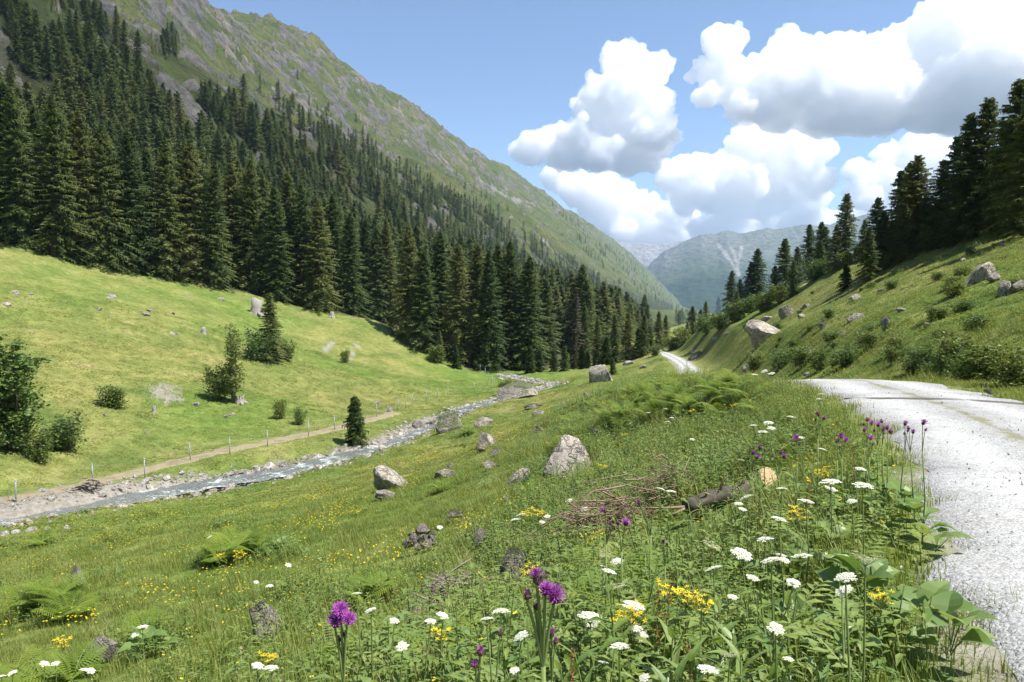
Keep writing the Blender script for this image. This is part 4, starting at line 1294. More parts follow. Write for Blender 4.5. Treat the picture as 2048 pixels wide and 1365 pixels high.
for u, v, w, h, lab, k in [
    (1143, 964, 108, 72, 'largest split grey boulder on the slope among the herbs below the track', 'g'),
    (780, 981, 72, 31, 'wedge shaped grey boulder alone in the open meadow', 'g'),
    (768, 1001, 38, 13, 'low flat rock just in front of the wedge shaped meadow boulder', 'g'),
    (1040, 970, 50, 20, 'angular grey rock in the meadow left of the largest boulder', 'g'),
    (885, 957, 46, 12, 'flat broken rock between the wedge boulder and the angular rock', 'g'),
    (981, 940, 34, 12, 'low flat rock in the grass above the broken rock', 'g'),
    (901, 936, 15, 6, 'tiny pale stone in the grass above the wedge boulder', 'g'),
    (990, 916, 22, 14, 'small dark rounded rock in the middle of the meadow', 'm'),
    (973, 893, 42, 20, 'slanted pale slab in the grass beyond the small dark rock', 'g'),
    (962, 906, 20, 7, 'small rock at the foot of the slanted pale slab', 'g'),
    (967, 853, 38, 18, 'grey boulder right of the overhanging mossy boulder by the stream', 'g'),
    (901, 862, 66, 34, 'overhanging boulder with a mossy cap beside the stream', 'm'),
    (834, 857, 30, 20, 'grey boulder at the water edge where the stream narrows', 'g'),
    (856, 856, 32, 20, 'pale boulder between the mossy boulder and the water edge rock', 'g'),
    (1076, 833, 24, 12, 'rounded rock on the grass below the big mossy erratic', 'g'),
    (1066, 817, 38, 9, 'flat mossy rock below the big erratic', 'm'),
    (1076, 867, 30, 9, 'mossy rock on the grassy bank in mid meadow', 'm'),
    (1190, 873, 17, 11, 'small rounded rock up the bank among the ferns', 'g'),
    (1152, 880, 17, 9, 'small pale rock beside the fern bank', 'g'),
    (1041, 907, 10, 6, 'tiny rock in the grass near the fern bank', 'g'),
    (1127, 810, 12, 6, 'tiny pale stone below the ferns near the far stream bend', 'g'),
    (1176, 797, 20, 14, 'grey rock on the crest of the bank left of the ferns', 'g'),
    (1034, 797, 86, 30, 'big pale erratic with a mossy shoulder at the far stream bend', 'm'),
    (1206, 764, 48, 34, 'tall blocky boulder beside the far bend of the stream', 'g'),
    (961, 1098, 26, 22, 'dark rough rock right of the heap of stones', 'm'),
    (1024, 1188, 50, 58, 'dark lichened rock half hidden in the herbs behind the thistle', 'm'),
    (1012, 1012, 13, 8, 'little dark rock in the grass below the angular rock', 'g'),
    (910, 1047, 36, 11, 'low dark rock in the grass above the heap of stones', 'm'),
    (521, 1288, 68, 54, 'rounded pale boulder in the lower meadow', 'g'),
    (192, 1346, 68, 40, 'grey boulder at the bottom left behind the white umbels', 'g'),
    (150, 1173, 32, 26, 'small boulder beside the big fern at the left', 'g'),
    (665, 1312, 40, 42, 'pinkish rock behind the thistle stem at the bottom', 'g'),
    (1347, 697, 22, 9, 'boulder on the slope right of the far end of the track', 'g'),
    (1393, 718, 34, 14, 'long dark boulder on the uphill side of the far track', 'm'),
    (1321, 706, 12, 7, 'pale stone at the edge of the far track', 'g'),
    (1255, 731, 24, 9, 'flat rock left of the far track', 'g'),
    (1289, 737, 18, 7, 'flat rock just below the far track', 'g'),
]:
    boulder(u, v, w, h, lab, G_, k)
for i, (u, v, w, h) in enumerate(sorted([(28, 588, 18, 7), (11, 611, 18, 7), (219, 596, 26, 9), (194, 619, 14, 5), (299, 623, 14, 6), (289, 632, 18, 7), (346, 629, 10, 5), (375, 592, 9, 6), (60, 590, 10, 4), (440, 600, 14, 5), (345, 668, 16, 5), (388, 812, 18, 8), (449, 835, 12, 6), (465, 832, 14, 6), (292, 866, 8, 4), (778, 825, 18, 13), (754, 807, 17, 5), (209, 833, 8, 7)])):
    boulder(u, v, w, h, 'small grey stone, %s from the left on the slope of the left meadow' % ordinal(i), 'stones on the left meadow', 'g')
for i, (u, v, w, h) in enumerate(sorted([(1965, 562, 70, 42), (1993, 562, 30, 12), (2013, 590, 34, 22), (2041, 582, 26, 16), (1713, 600, 26, 13), (1614, 615, 20, 8), (1576, 632, 34, 22), (1536, 676, 66, 40), (1715, 640, 36, 15), (1773, 660, 17, 20), (1648, 656, 22, 11), (1807, 622, 18, 8), (1536, 640, 22, 9), (1497, 660, 14, 7), (1928, 522, 14, 7), (1606, 636, 26, 9), (2007, 489, 18, 7), (1761, 584, 12, 6), (1690, 668, 14, 6), (1430, 681, 16, 7), (1388, 703, 14, 6), (1455, 668, 12, 5), (1620, 722, 50, 22), (1495, 742, 18, 16), (1614, 752, 12, 9), (1979, 800, 20, 6), (1855, 655, 12, 6)])):
    boulder(u, v, w, h, '%s rock, %s from the left on the hillside above the road' % ('big slanting' if w > 60 else 'grey' if w > 20 else 'small', ordinal(i)), 'rocks on the hillside above the road', 'm' if i % 5 == 2 else 'g', ry=-0.2, depth=0.7)
for i, (u, v, w, h) in enumerate(sorted([(634, 920, 27, 11), (676, 919, 20, 9), (700, 913, 26, 12), (746, 893, 22, 9), (737, 905, 40, 11), (537, 938, 26, 12), (505, 948, 18, 8), (420, 968, 16, 7), (395, 972, 22, 9), (360, 985, 18, 8), (330, 990, 14, 6), (262, 998, 20, 8), (250, 1004, 16, 7), (210, 1002, 14, 6), (98, 1002, 18, 8), (80, 986, 22, 8), (90, 1062, 16, 8), (60, 1064, 20, 9), (30, 1068, 18, 8), (5, 1072, 20, 9), (130, 1058, 14, 6), (600, 930, 14, 6), (780, 880, 16, 7), (800, 872, 18, 7), (870, 842, 12, 6), (930, 818, 14, 6), (820, 880, 16, 7), (766, 897, 18, 7)])):
    boulder(u, v, w, h, 'pale stone, %s from the left along the stream bank' % ordinal(i), 'pale stones along the stream', 'r', 'river_stone')
# heap of stones
p = hit1(838, 1112)
cz = empty('stone_heap', p + [0, 0, 0.1])

for k_ in (0.3, 0.6, 0.9):
    rock_at.append((p[0] * (1 - k_ / p[1]), p[1] - k_, 0.42))
tag(cz, 'heap of grey field stones in the middle of the near meadow', 'stone heap')
sc_ = p[1] / F_PX
for k, (du, dv, w, h) in enumerate([(-24, 0, 22, 18), (-5, 2, 20, 17), (14, 1, 24, 18), (28, 0, 16, 14), (-14, -13, 22, 15), (6, -14, 20, 14), (22, -14, 18, 13), (-4, -25, 22, 13), (12, -26, 17, 12), (-20, -20, 14, 10), (4, -33, 22, 9), (26, -24, 14, 10), (-32, -3, 13, 11)]):
    o = link('stone', BOULD[(k * 5) % 12], cz)
    o.location = (du * sc_, 0.25 + rng.uniform(-0.08, 0.08) - dv * sc_ * 0.3, -dv * sc_ + h * sc_ * 0.35)
    o.scale = (w * sc_, w * sc_ * 0.9, h * sc_ * 1.15)
    o.rotation_euler = tuple(rng.normal(size=3) * 0.5)
rock_at.append((p[0], p[1] + .2, 0.4))

# gravel of the stream banks
cand = STREAM[rng.integers(0, len(STREAM), 5200)]
T_ = np.gradient(STREAM[:, :2], axis=0); T_ /= np.linalg.norm(T_, axis=1)[:, None]
ii = rng.integers(0, len(STREAM), 6500)
off = rng.normal(size=6500) * 0.75 + rng.choice([-1, 1], 6500, p=[0.66, 0.34]) * 2.1
off = off * np.interp(STREAM[ii, 1], [36, 50, 62, 80, 125], [1.0, 0.8, 0.6, 0.45, 0.4])
gxp = STREAM[ii, 0] + T_[ii, 1] * off + rng.normal(size=6500) * 0.2
gyp = STREAM[ii, 1] - T_[ii, 0] * off + rng.normal(size=6500) * 0.2
gs_ = np.clip(rng.lognormal(-2.1, 0.55, 6500), 0.05, 0.55)
gzp = np.maximum(zat(gxp, gyp), STREAM[ii, 2] - 0.12)
scatter('gravel', BOULD_R, np.stack([gxp, gyp, gzp + gs_ * 0.08], 1), rng.integers(0, 6, 6500), np.stack([rng.normal(size=6500) * 0.4, rng.normal(size=6500) * 0.4, rng.uniform(0, 6.28, 6500)], 1),
        np.stack([gs_ * 1.2, gs_ * rng.uniform(0.7, 1.1, 6500), gs_ * 0.65], 1), 'pale gravel and cobbles along both stream banks', 'gravel')
# grit on the road
RT = np.gradient(ROAD[:, :2], axis=0); RT /= np.linalg.norm(RT, axis=1)[:, None]
ri = np.where((ROAD[:, 1] > 1.5) & (ROAD[:, 1] < 21))[0]
nn_ = 4500
rj = rng.choice(ri, nn_, p=(1 / (ROAD[ri, 1] + 1)) / (1 / (ROAD[ri, 1] + 1)).sum())
ro = np.clip(rng.normal(size=nn_) * 0.9, -1.75, 1.75)
x_ = ROAD[rj, 0] + RT[rj, 1] * ro + rng.normal(size=nn_) * 0.2; y_ = ROAD[rj, 1] - RT[rj, 0] * ro + rng.normal(size=nn_) * 0.2
gsz = np.clip(rng.lognormal(-4.8, 0.45, nn_), 0.005, 0.03)
M_GRIT = mat_plain('road_grit', (0.34, 0.34, 0.335), 0.9, 0.4, 3.0)
GRIT = [boulder_mesh(800 + i, sub=ICO1, planes=4, mat=M_GRIT) for i in range(3)]
scatter('road_gravel', GRIT, np.stack([x_, y_, ROAD[rj, 2] + 0.02 + 0.05 * (1 - np.clip(ro / 1.55, -1, 1) ** 2) + gsz * 0.25], 1), rng.integers(0, 3, nn_), rng.uniform(0, 6.28, (nn_, 3)), np.stack([gsz * 1.3, gsz, gsz * 0.5], 1), 'loose grey chippings on the gravel track', 'gravel')
# water bar across the road
M_STEEL = mat_plain('rusty_steel', (0.11, 0.10, 0.09), 0.6)
k0 = np.abs(ROAD[:, 1] - 13.9).argmin()
mb = MB()
a_ = ROAD[k0]; tv = RT[k0]; nv = np.array([tv[1], -tv[0]])
for s in (-0.07, 0.07):
    pts = [(a_[0] + nv[0] * o + tv[0] * s, a_[1] + nv[1] * o + tv[1] * s, a_[2] + 0.012 + 0.05 * (1 - (o / 1.55) ** 2)) for o in np.linspace(-1.5, 1.5, 9)]
    mb.tube(pts, 0.022, 5)
ob = link('drainage_channel', mb.mesh('drainage_channel', (M_STEEL,)))
tag(ob, 'narrow dark drainage channel laid across the gravel track', 'drain')

# ------------------------------------------------------------------ wire fence
posts = [(32, 1005), (187, 969), (290, 957), (381, 922), (460, 910), (535, 894), (617, 874), (670, 861), (754, 835), (795, 821), (811, 817), (826, 811), (852, 805), (874, 796), (896, 792), (949, 784), (988, 776), (984, 768), (977, 760), (971, 751), (960, 745)]
M_POST = mat_plain('galvanised_steel', (0.33, 0.35, 0.37), 0.45, 0.15, 4.0, 0.5)
M_WIRE = mat_plain('fence_wire', (0.30, 0.31, 0.32), 0.5, 0.1, 4.0, 0.5)
PW = np.array([hit1(*p) for p in posts])
fence = empty('wire_fence', PW[0])
tag(fence, 'thin wire fence on grey steel posts between the earth track and the stream', 'fence')
pm = MB(); pm.tube([(0, 0, -0.3), (0, 0, 0.6), (0, 0, 1.18)], 0.034, 6); pm.add([(-.05, -.05, 1.18), (.05, -.05, 1.18), (.05, .05, 1.18), (-.05, .05, 1.18), (0, 0, 1.23)], [(0, 1, 4), (1, 2, 4), (2, 3, 4), (3, 0, 4)])
pmesh = pm.mesh('post', (M_POST,))
for k, w in enumerate(PW):
    o = link('post', pmesh, fence)
    o.location = [float(c) for c in (w - PW[0])]
    o.rotation_euler = (rng.normal() * 0.04, rng.normal() * 0.04, 0)
for hz in (0.25, 0.6, 1.08):
    wm = MB()
    for a, b in zip(PW[:-1], PW[1:]):
        pts = [a - PW[0] + (b - a) * t + np.array([0, 0, hz - 0.05 * math.sin(math.pi * t)]) for t in np.linspace(0, 1, 5)]
        wm.tube(pts, 0.0045, 3, cap=False)
    link('wire', wm.mesh('wire', (M_WIRE,)), fence)

# ------------------------------------------------------------------ log, brushwood, stumps
M_DEAD = mat_plain('weathered_wood', (0.085, 0.072, 0.060), 0.9, 0.45, 9.0, 0.1, 0.02)
M_STUMP = mat_plain('bleached_stump_wood', (0.29, 0.265, 0.235), 0.9, 0.5, 14.0, 0.1, 0.04)
M_CUT = mat_plain('fresh_cut_wood', (0.62, 0.45, 0.27), 0.7, 0.15, 6.0, 0.2)
M_TWIG = mat_plain('dry_twigs', (0.25, 0.185, 0.13), 0.9, 0.35, 5.0, 0.1)
M_TWIG2 = mat_plain('grey_twigs', (0.24, 0.20, 0.165), 0.9, 0.35, 5.0, 0.1)
def log_thing():
    a = hit1(1372, 1052); d = a[1]
    b = pix(1524, 968, d + 0.5)
    a = a + [0, 0, 0.22]
    b = b + [0, 0, 0.03]
    for f_ in (0.0, 0.35, 0.7, 1.0):
        q_ = a + (b - a) * f_
        rock_at.append((q_[0], q_[1] - 0.25, 0.55)); rock_at.append((q_[0], q_[1] - 0.9, 0.6)); rock_at.append((q_[0] - 0.15 * f_, q_[1] - 1.5, 0.5 * f_))
    L = b - a
    root = empty('fallen_log', a)
    tag(root, 'weathered fallen log with broken branch stubs and a pale sawn end', 'log')
    t = np.linspace(0, 1, 14)[:, None]
    pts = L * t + np.array([0, 0, 1]) * (0.04 * np.sin(t * 5)) + np.array([0, 0, -0.04]) * np.sin(np.pi * t)
    m = MB(); m.tube(pts, 0.085 + 0.035 * np.linspace(0, 1, 14) + 0.008 * np.sin(np.arange(14) * 2.1), 10)
    log_trunk = link('trunk', m.mesh('trunk', (M_DEAD,)), root)
    ax = L / np.linalg.norm(L)
    c = L * 1.01 + np.array([0.03, -0.16, 0.06])
    n1 = np.array([0.25, -0.9, 0.35]); n1 /= np.linalg.norm(n1)
    e1 = np.cross(n1, [0, 0, 1.0]); e1 /= np.linalg.norm(e1); e2 = np.cross(e1, n1)
    th = np.arange(14) * 2 * np.pi / 14
    rr_ = 0.15 * (1 + 0.14 * np.sin(th * 2 + 1) + 0.06 * np.sin(th * 5))
    ring = c + rr_[:, None] * (0.75 * np.cos(th)[:, None] * e1 + 1.05 * np.sin(th)[:, None] * e2)
    m = MB()
    m.add(np.vstack([ring + n1 * 0.02, ring - n1 * 0.09]), [tuple(range(14))] + [(i, i + 14, (i + 1) % 14 + 14, (i + 1) % 14) for i in range(14)])
    o = link('cut_face', m.mesh('cut_face', (M_CUT,), False), root); o['label'] = 'pale sawn end of the log'
    rg = np.random.default_rng(5)
    for f, dx, dz, ln in ((0.05, -0.8, -0.2, 0.35), (0.10, -0.3, -0.7, 0.22), (0.16, -0.1, -0.75, 0.2), (0.2, 0.1, 0.9, 0.25), (0.42, 0.2, 0.9, 0.3), (0.5, 0.35, -0.9, 0.3), (0.55, 0.15, -0.9, 0.2), (0.62, 0.4, 0.8, 0.25), (0.75, -0.1, 0.9, 0.15), (0.97, 1.0, 0.1, 0.4), (0.98, 0.7, -0.5, 0.3), (0.02, -0.95, 0.1, 0.6)):
        p0 = L * f
        d_ = np.array([dx, -0.45, dz]); d_ /= np.linalg.norm(d_)
        m = MB(); m.tube([p0, p0 + d_ * ln * 0.5 + rg.normal(size=3) * 0.015, p0 + d_ * ln], [0.022, 0.016, 0.006], 5)
        link('branch', m.mesh('branch', (M_TWIG,)), log_trunk)
log_thing()
def brush(u, vb, w, h, label, n, mat, rad_=0.006, fine=True):
    p = hit1(u, vb); sc = p[1] / F_PX
    W, Hh = w * sc, h * sc
    rock_at.append((p[0], p[1], W * 0.45)); rock_at.append((p[0], p[1] - W * 0.35, W * 0.42)); rock_at.append((p[0], p[1] - W * 0.7, W * 0.36))
    rg = np.random.default_rng(int(u))
    m = MB()
    for k in range(n):
        a = rg.uniform(-0.35, 0.35) + (math.pi if rg.random() < 0.4 else 0) + (rg.normal() * 0.6)
        ln = W * rg.uniform(0.25, 0.7)
        c = np.array([rg.normal() * W * 0.22, rg.normal() * W * 0.18, abs(rg.normal()) * Hh * 0.55 + 0.06])
        d = np.array([math.cos(a), math.sin(a) * 0.7, rg.normal() * 0.35])
        kk = rg.normal(size=3) * ln * 0.12
        pts = [c - d * ln / 2, c + kk * 0.5, c + d * ln * 0.3 + kk, c + d * ln / 2]
        for q in pts:
            q[2] = max(q[2], 0.01)
        r0 = rad_ * rg.uniform(0.6, 1.8)
        m.tube(pts, [r0, r0 * 0.9, r0 * 0.6, r0 * 0.3], 4, cap=False)
        if fine:
            for q in range(4):
                s = pts[1] + (pts[3] - pts[1]) * rg.random()
                e = s + rg.normal(size=3) * [0.12, 0.12, 0.07] * W
                e[2] = max(e[2], 0.005)
                m.tube([s, (s + e) / 2 + rg.normal(size=3) * 0.01, e], [r0 * 0.45, r0 * 0.35, r0 * 0.15], 3, cap=False)
    o = link('brushwood_pile', m.mesh('brushwood_pile', (mat,)))
    o.location = [float(c) for c in p]
    return tag(o, label, 'brushwood', 'piles of dead branches')
brush(1225, 1072, 190, 70, 'tangle of dry brown branches left of the fallen log', 110, M_TWIG, 0.007)
brush(1330, 1010, 110, 60, 'bushy dead brown branches standing behind the fallen log', 90, M_TWIG, 0.005)
brush(905, 1218, 130, 48, 'heap of bare grey branches below the dark lichened rock', 100, M_TWIG2, 0.008)
brush(850, 1245, 80, 22, 'thin scatter of twigs at the left end of the grey branch heap', 40, M_TWIG2, 0.005)
brush(173, 982, 44, 16, 'washed up driftwood on the stream bank by the second fence post', 40, M_TWIG2, 0.04, False)
def stump(u, vb, w, h, label, red=False):
    p = hit1(u, vb); sc = p[1] / F_PX
    root = empty('tree_stump', p)
    tag(root, label, 'stump', 'old tree stumps in the left meadow')
    W, Hh = w * sc / 2, h * sc
    m = MB()
    th = np.arange(12) * 2 * np.pi / 12
    rg = np.random.default_rng(int(u) + 1)
    rings = []
    for z_, k in ((-0.2, 1.5), (0.15, 1.12), (0.6, 0.9), (1.0, 0.82)):
        r_ = W * k * (1 + 0.14 * rg.normal(size=12) * (1 if z_ > 0.9 else 0.6))
        rings.append(np.stack([r_ * np.cos(th), r_ * np.sin(th), np.full(12, Hh * z_) + (rg.normal(size=12) * Hh * 0.22 if z_ > 0.9 else 0)], 1))
    m.add(np.concatenate(rings), [(a * 12 + i, a * 12 + (i + 1) % 12, (a + 1) * 12 + (i + 1) % 12, (a + 1) * 12 + i) for a in range(3) for i in range(12)] + [tuple(range(36, 48))])
    link('trunk', m.mesh('trunk', (M_STUMP,)), root)
    for k in range(5):
        a = k * 1.256 + rg.normal() * 0.3
        mm = MB(); mm.tube([(0, 0, Hh * 0.18), (W * 1.4 * math.cos(a), W * 1.4 * math.sin(a), 0.04), (W * 2.3 * math.cos(a), W * 2.3 * math.sin(a), -0.12)], [W * 0.4, W * 0.25, W * 0.1], 5)
        link('root', mm.mesh('root', (M_STUMP,)), root)
stump(514, 629, 24, 24, 'tall pale broken stump below the forest edge')
stump(308, 826, 7, 12, 'little bleached stump under the bare earth patch')
stump(407, 668, 9, 12, 'small grey stump on the mid slope of the left meadow')
stump(545, 717, 14, 14, 'bleached rooty stump at the foot of the solitary spruce')
stump(480, 806, 18, 14, 'grey rooty stump at the foot of the leafy sapling')
stump(664, 634, 9, 9, 'reddish stump at the forest edge in front of the tall spruces')

# ------------------------------------------------------------------ leafy trees and shrubs
M_LEAF_A = mat_leaf('alder_leaves', [(0.3, (0.060, 0.120, 0.032)), (0.55, (0.110, 0.180, 0.045)), (0.8, (0.165, 0.240, 0.065))], 0.35, 0.5, 0.3, 2.0)
M_LEAF_B = mat_leaf('shrub_leaves', [(0.3, (0.090, 0.145, 0.034)), (0.55, (0.150, 0.205, 0.048)), (0.8, (0.22, 0.26, 0.072))], 0.35, 0.5, 0.3, 2.0)
M_STEM = mat_leaf('green_stems', [(0.3, (0.17, 0.24, 0.07)), (0.7, (0.27, 0.33, 0.11))], 0.2, 0.6, 0.2)
def leafy(seed, H, Wd, n, ls, mat, stems=4, lo=0.15, thin=False):
    rg = np.random.default_rng(seed)
    tr = MB(); T = []
    tips = []
    for s in range(stems):
        a = rg.uniform(0, 6.28); rad_ = rg.uniform(0.05, 0.55) * Wd
        top = np.array([math.cos(a) * rad_, math.sin(a) * rad_, H * rg.uniform(0.72, 1.0)])
        b0 = np.array([math.cos(a), math.sin(a), 0]) * 0.05 * Wd
        pts = [b0 + (top - b0) * t + np.array([math.cos(a + 1), math.sin(a + 1), 0]) * 0.06 * Wd * math.sin(t * 4) for t in np.linspace(0, 1, 6)]
        pts[0][2] = -0.15
        tr.tube(pts, np.linspace(0.022, 0.005, 6) * H * 0.55, 5)
        for t in np.linspace(lo, 1, 9):
            p = b0 + (top - b0) * t
            for q in range(3):
                b = rg.uniform(0, 6.28); L = Wd * rg.uniform(0.2, 0.5) * (1.1 - 0.6 * t)
                e = p + np.array([math.cos(b) * L, math.sin(b) * L, L * rg.uniform(0.1, 0.7)])
                tr.tube([p, (p + e) / 2 + rg.normal(size=3) * 0.03, e], [0.006 * H, 0.004 * H, 0.002 * H], 3, cap=False)
                tips.append((p, e))
    tips = np.array(tips)
    for k in range(n):
        p, e = tips[rg.integers(len(tips))]
        c = p + (e - p) * rg.uniform(0.35, 1.1) + rg.normal(size=3) * 0.07 * Wd
        d = rg.normal(size=3); d[2] = d[2] * 0.5 - 0.1; d /= np.linalg.norm(d)
        s = np.cross(d, rg.normal(size=3)); s /= np.linalg.norm(s) + 1e-6
        l_ = ls * rg.uniform(0.6, 1.3)
        T.append((c, c + d * l_ * 0.5 + s * l_ * 0.32, c + d * l_)); T.append((c, c + d * l_, c + d * l_ * 0.5 - s * l_ * 0.32))
    cr = MB(); cr.tri_soup(np.array(T))
    return tr.mesh('trunk', (M_BARK,)), cr.mesh('crown', (mat,), False)
LF_TREE = leafy(1, 7.5, 2.6, 6500, 0.24, M_LEAF_A, 6, 0.12)
LF_SAP = leafy(2, 6.0, 1.9, 2600, 0.18, M_LEAF_B, 5, 0.2)
LF_BUSH = [leafy(3 + i, 1.8, 1.4, 1900, 0.13, m, 7, 0.1) for i, m in enumerate((M_LEAF_B, M_LEAF_A, M_LEAF_B))]
def plant_tree(kd, H0, u, vt, vb, label, group, wide=1.0, name='leafy_tree', cat='tree'):
    p = hit1(u, vb)
    h = (vb - vt) / F_PX * p[1]
    s = h / H0
    t = empty(name, p - [0, 0, 0.05], rng.uniform(0, 6.28), (s * wide, s * wide, s))
    tag(t, label, cat, group)
    link('trunk' if name == 'leafy_tree' else 'stems', kd[0], t); link('crown' if name == 'leafy_tree' else 'foliage', kd[1], t)
plant_tree(LF_TREE, 7.5, 25, 672, 900, 'bushy leafy tree at the left edge beside the meadow bank', 'broadleaf trees', 1.25)
plant_tree(LF_TREE, 7.5, -32, 720, 910, 'second leafy tree cut by the left edge of the picture', 'broadleaf trees', 1.0)
plant_tree(LF_SAP, 6.0, 466, 655, 806, 'thin leaning leafy sapling on the left meadow slope', 'broadleaf trees', 1.0)
for i, (u, vt, vb, w) in enumerate(sorted([(440, 735, 800, 1.0), (515, 660, 722, 1.1), (560, 798, 838, 0.9), (575, 680, 722, 0.9), (130, 830, 900, 1.2), (225, 770, 815, 1.5), (80, 860, 925, 1.0), (600, 815, 850, 0.8), (895, 820, 850, 1.6), (1010, 760, 792, 1.2), (690, 700, 726, 1.0), (870, 690, 724, 1.2)])):
    plant_tree(LF_BUSH[i % 3], 1.8, u, vt, vb, 'green bush, %s from the left on the slope and banks of the left meadow' % ordinal(i), 'bushes in the left meadow', w, 'bush', 'bush')
for i, (u, vt, vb, w) in enumerate(sorted([(1630, 520, 562, 1.4), (1560, 570, 606, 1.3), (1530, 585, 622, 1.5), (1500, 590, 628, 1.3), (1470, 605, 645, 1.5), (1440, 625, 660, 1.5), (1415, 632, 668, 1.3), (1720, 490, 520, 1.3), (1980, 380, 452, 1.2), (1860, 450, 500, 1.0), (1770, 510, 540, 1.0), (1690, 505, 535, 1.3), (1960, 410, 462, 1.2), (2040, 390, 452, 1.1), (1365, 655, 690, 1.3), (1345, 672, 700, 1.3), (1310, 690, 712, 1.2)])):
    plant_tree(LF_BUSH[(i + 1) % 3], 1.8, u, vt, vb, 'leafy bush, %s from the left along the hillside tree line' % ordinal(i), 'bushes along the hillside tree line', w, 'bush', 'bush')
for i, (u, vt, vb, w) in enumerate(sorted([(1900, 668, 748, 1.3), (1975, 680, 762, 1.4), (1850, 690, 742, 1.4), (1790, 690, 728, 1.5), (1735, 660, 700, 1.4), (1690, 690, 732, 1.5), (1605, 690, 735, 1.5), (1560, 700, 738, 1.4), (1510, 705, 742, 1.4), (1930, 700, 765, 1.2), (2030, 690, 775, 1.2), (1870, 610, 640, 1.6), (1640, 700, 742, 1.2)])):
    plant_tree(LF_BUSH[i % 3], 1.8, u, vt, vb, 'low bush, %s from the left on the bank just above the road' % ordinal(i), 'low bushes on the bank above the road', w, 'bush', 'bush')

low_b = []
for k in range(34):
    u = rng.uniform(1480, 2060)
    low_b.append((u, rng.uniform(np.interp(u, [1450, 1700, 2048], [640, 560, 480]), np.interp(u, [1450, 1700, 2048], [725, 735, 790]))))
for i, (u, vb) in enumerate(sorted(low_b)):
    p = hit1(u, vb)
    h_ = rng.uniform(0.35, 0.7) / p[1] * F_PX
    plant_tree(LF_BUSH[i % 3], 1.8, u, vb - h_, vb, 'knee high green bush, %s from the left scattered over the open hillside' % ordinal(i), 'knee high bushes on the open hillside', rng.uniform(1.3, 2.2), 'bush', 'bush')
# ------------------------------------------------------------------ grass, herbs, flowers
GS = [(0.25, (0.160, 0.222, 0.042)), (0.5, (0.240, 0.295, 0.062)), (0.75, (0.320, 0.345, 0.102))]
M_GRASS = mat_leaf('meadow_grass', GS, 0.45, 0.5, 0.35, 1.2, 0.25, None, True, 0.35)
M_TALL = mat_leaf('tall_grass', [(0.25, (0.165, 0.230, 0.044)), (0.5, (0.250, 0.300, 0.062)), (0.75, (0.33, 0.34, 0.10)), (0.95, (0.40, 0.37, 0.17))], 0.35, 0.5, 0.5, 1.6, 0.25, None, True, 0.3)
M_HERB = mat_leaf('herb_leaves', [(0.25, (0.105, 0.185, 0.038)), (0.5, (0.180, 0.262, 0.056)), (0.75, (0.265, 0.332, 0.090))], 0.42, 0.45, 0.45, 1.8, 0.35)
M_FERN = mat_leaf('fern_fronds', [(0.25, (0.120, 0.200, 0.028)), (0.5, (0.190, 0.275, 0.040)), (0.8, (0.28, 0.345, 0.062))], 0.45, 0.5, 0.35, 1.8, 0.25)
M_BROAD = mat_leaf('broad_leaves', [(0.25, (0.110, 0.190, 0.048)), (0.5, (0.175, 0.265, 0.072)), (0.8, (0.26, 0.335, 0.105))], 0.4, 0.4, 0.35, 2.5, 0.4)
M_WHITE = mat_leaf('white_petals', [(0.2, (0.66, 0.68, 0.52)), (0.6, (0.80, 0.80, 0.70))], 0.25, 0.7, 0.2, 30.0, 0.1, (1, 1, 0.9))
M_CREAM = mat_leaf('seeding_umbels', [(0.2, (0.42, 0.45, 0.22)), (0.6, (0.56, 0.56, 0.36))], 0.25, 0.7, 0.2, 30.0, 0.1, (1, 1, 0.9))
M_YELLOW = mat_leaf('yellow_petals', [(0.2, (0.72, 0.48, 0.015)), (0.7, (0.85, 0.65, 0.03))], 0.25, 0.6, 0.3, 20.0, 0.1, (1, 0.9, 0.5))
M_PURPLE = mat_leaf('purple_florets', [(0.2, (0.26, 0.045, 0.28)), (0.6, (0.42, 0.10, 0.44)), (0.9, (0.55, 0.20, 0.55))], 0.25, 0.7, 0.3, 60.0, 0.1, (1, 0.8, 1))
M_BUD = mat_plain('thistle_bud', (0.10, 0.055, 0.06), 0.8, 0.5, 60.0)
M_RUST = mat_leaf('dock_seed', [(0.2, (0.17, 0.065, 0.025)), (0.7, (0.30, 0.13, 0.05))], 0.1, 0.8, 0.3, 20.0, 0.1)
M_STRAW = mat_leaf('grass_seed', [(0.2, (0.26, 0.21, 0.11)), (0.7, (0.40, 0.34, 0.20))], 0.25, 0.8, 0.3, 5.0, 0.1)

def blades(mb, rg, n, size, h0, h1, w0, w1, bend=0.5, mat=0, seeds=0.0):
    V, Fq, Ft = [], [], []
    for k in range(n):
        x, y = rg.uniform(-size / 2, size / 2, 2)
        h = rg.uniform(h0, h1); w = rg.uniform(w0, w1)
        a = rg.uniform(0, 6.28); b = rg.uniform(0.15, 1.0) * bend * h
        f = np.array([math.cos(a), math.sin(a), 0]); s = np.array([-math.sin(a), math.cos(a), 0]) * w / 2
        o = np.array([x, y, -0.03])
        m1 = o + f * b * 0.25 + [0, 0, h * 0.55]
        tp = o + f * b + [0, 0, h * (1 - 0.15 * b / h)]
        mb.add([o - s, o + s, m1 + s * 0.8, m1 - s * 0.8, tp], [(0, 1, 2, 3), (3, 2, 4)], mat)
        if rg.random() < seeds:
            for q in range(5):
                c = tp + rg.normal(size=3) * [0.006, 0.006, 0.025]
                e = rg.normal(size=3) * 0.005
                mb.add([c - e, c + e, c + [0, 0, 0.016]], [(0, 1, 2)], 1)
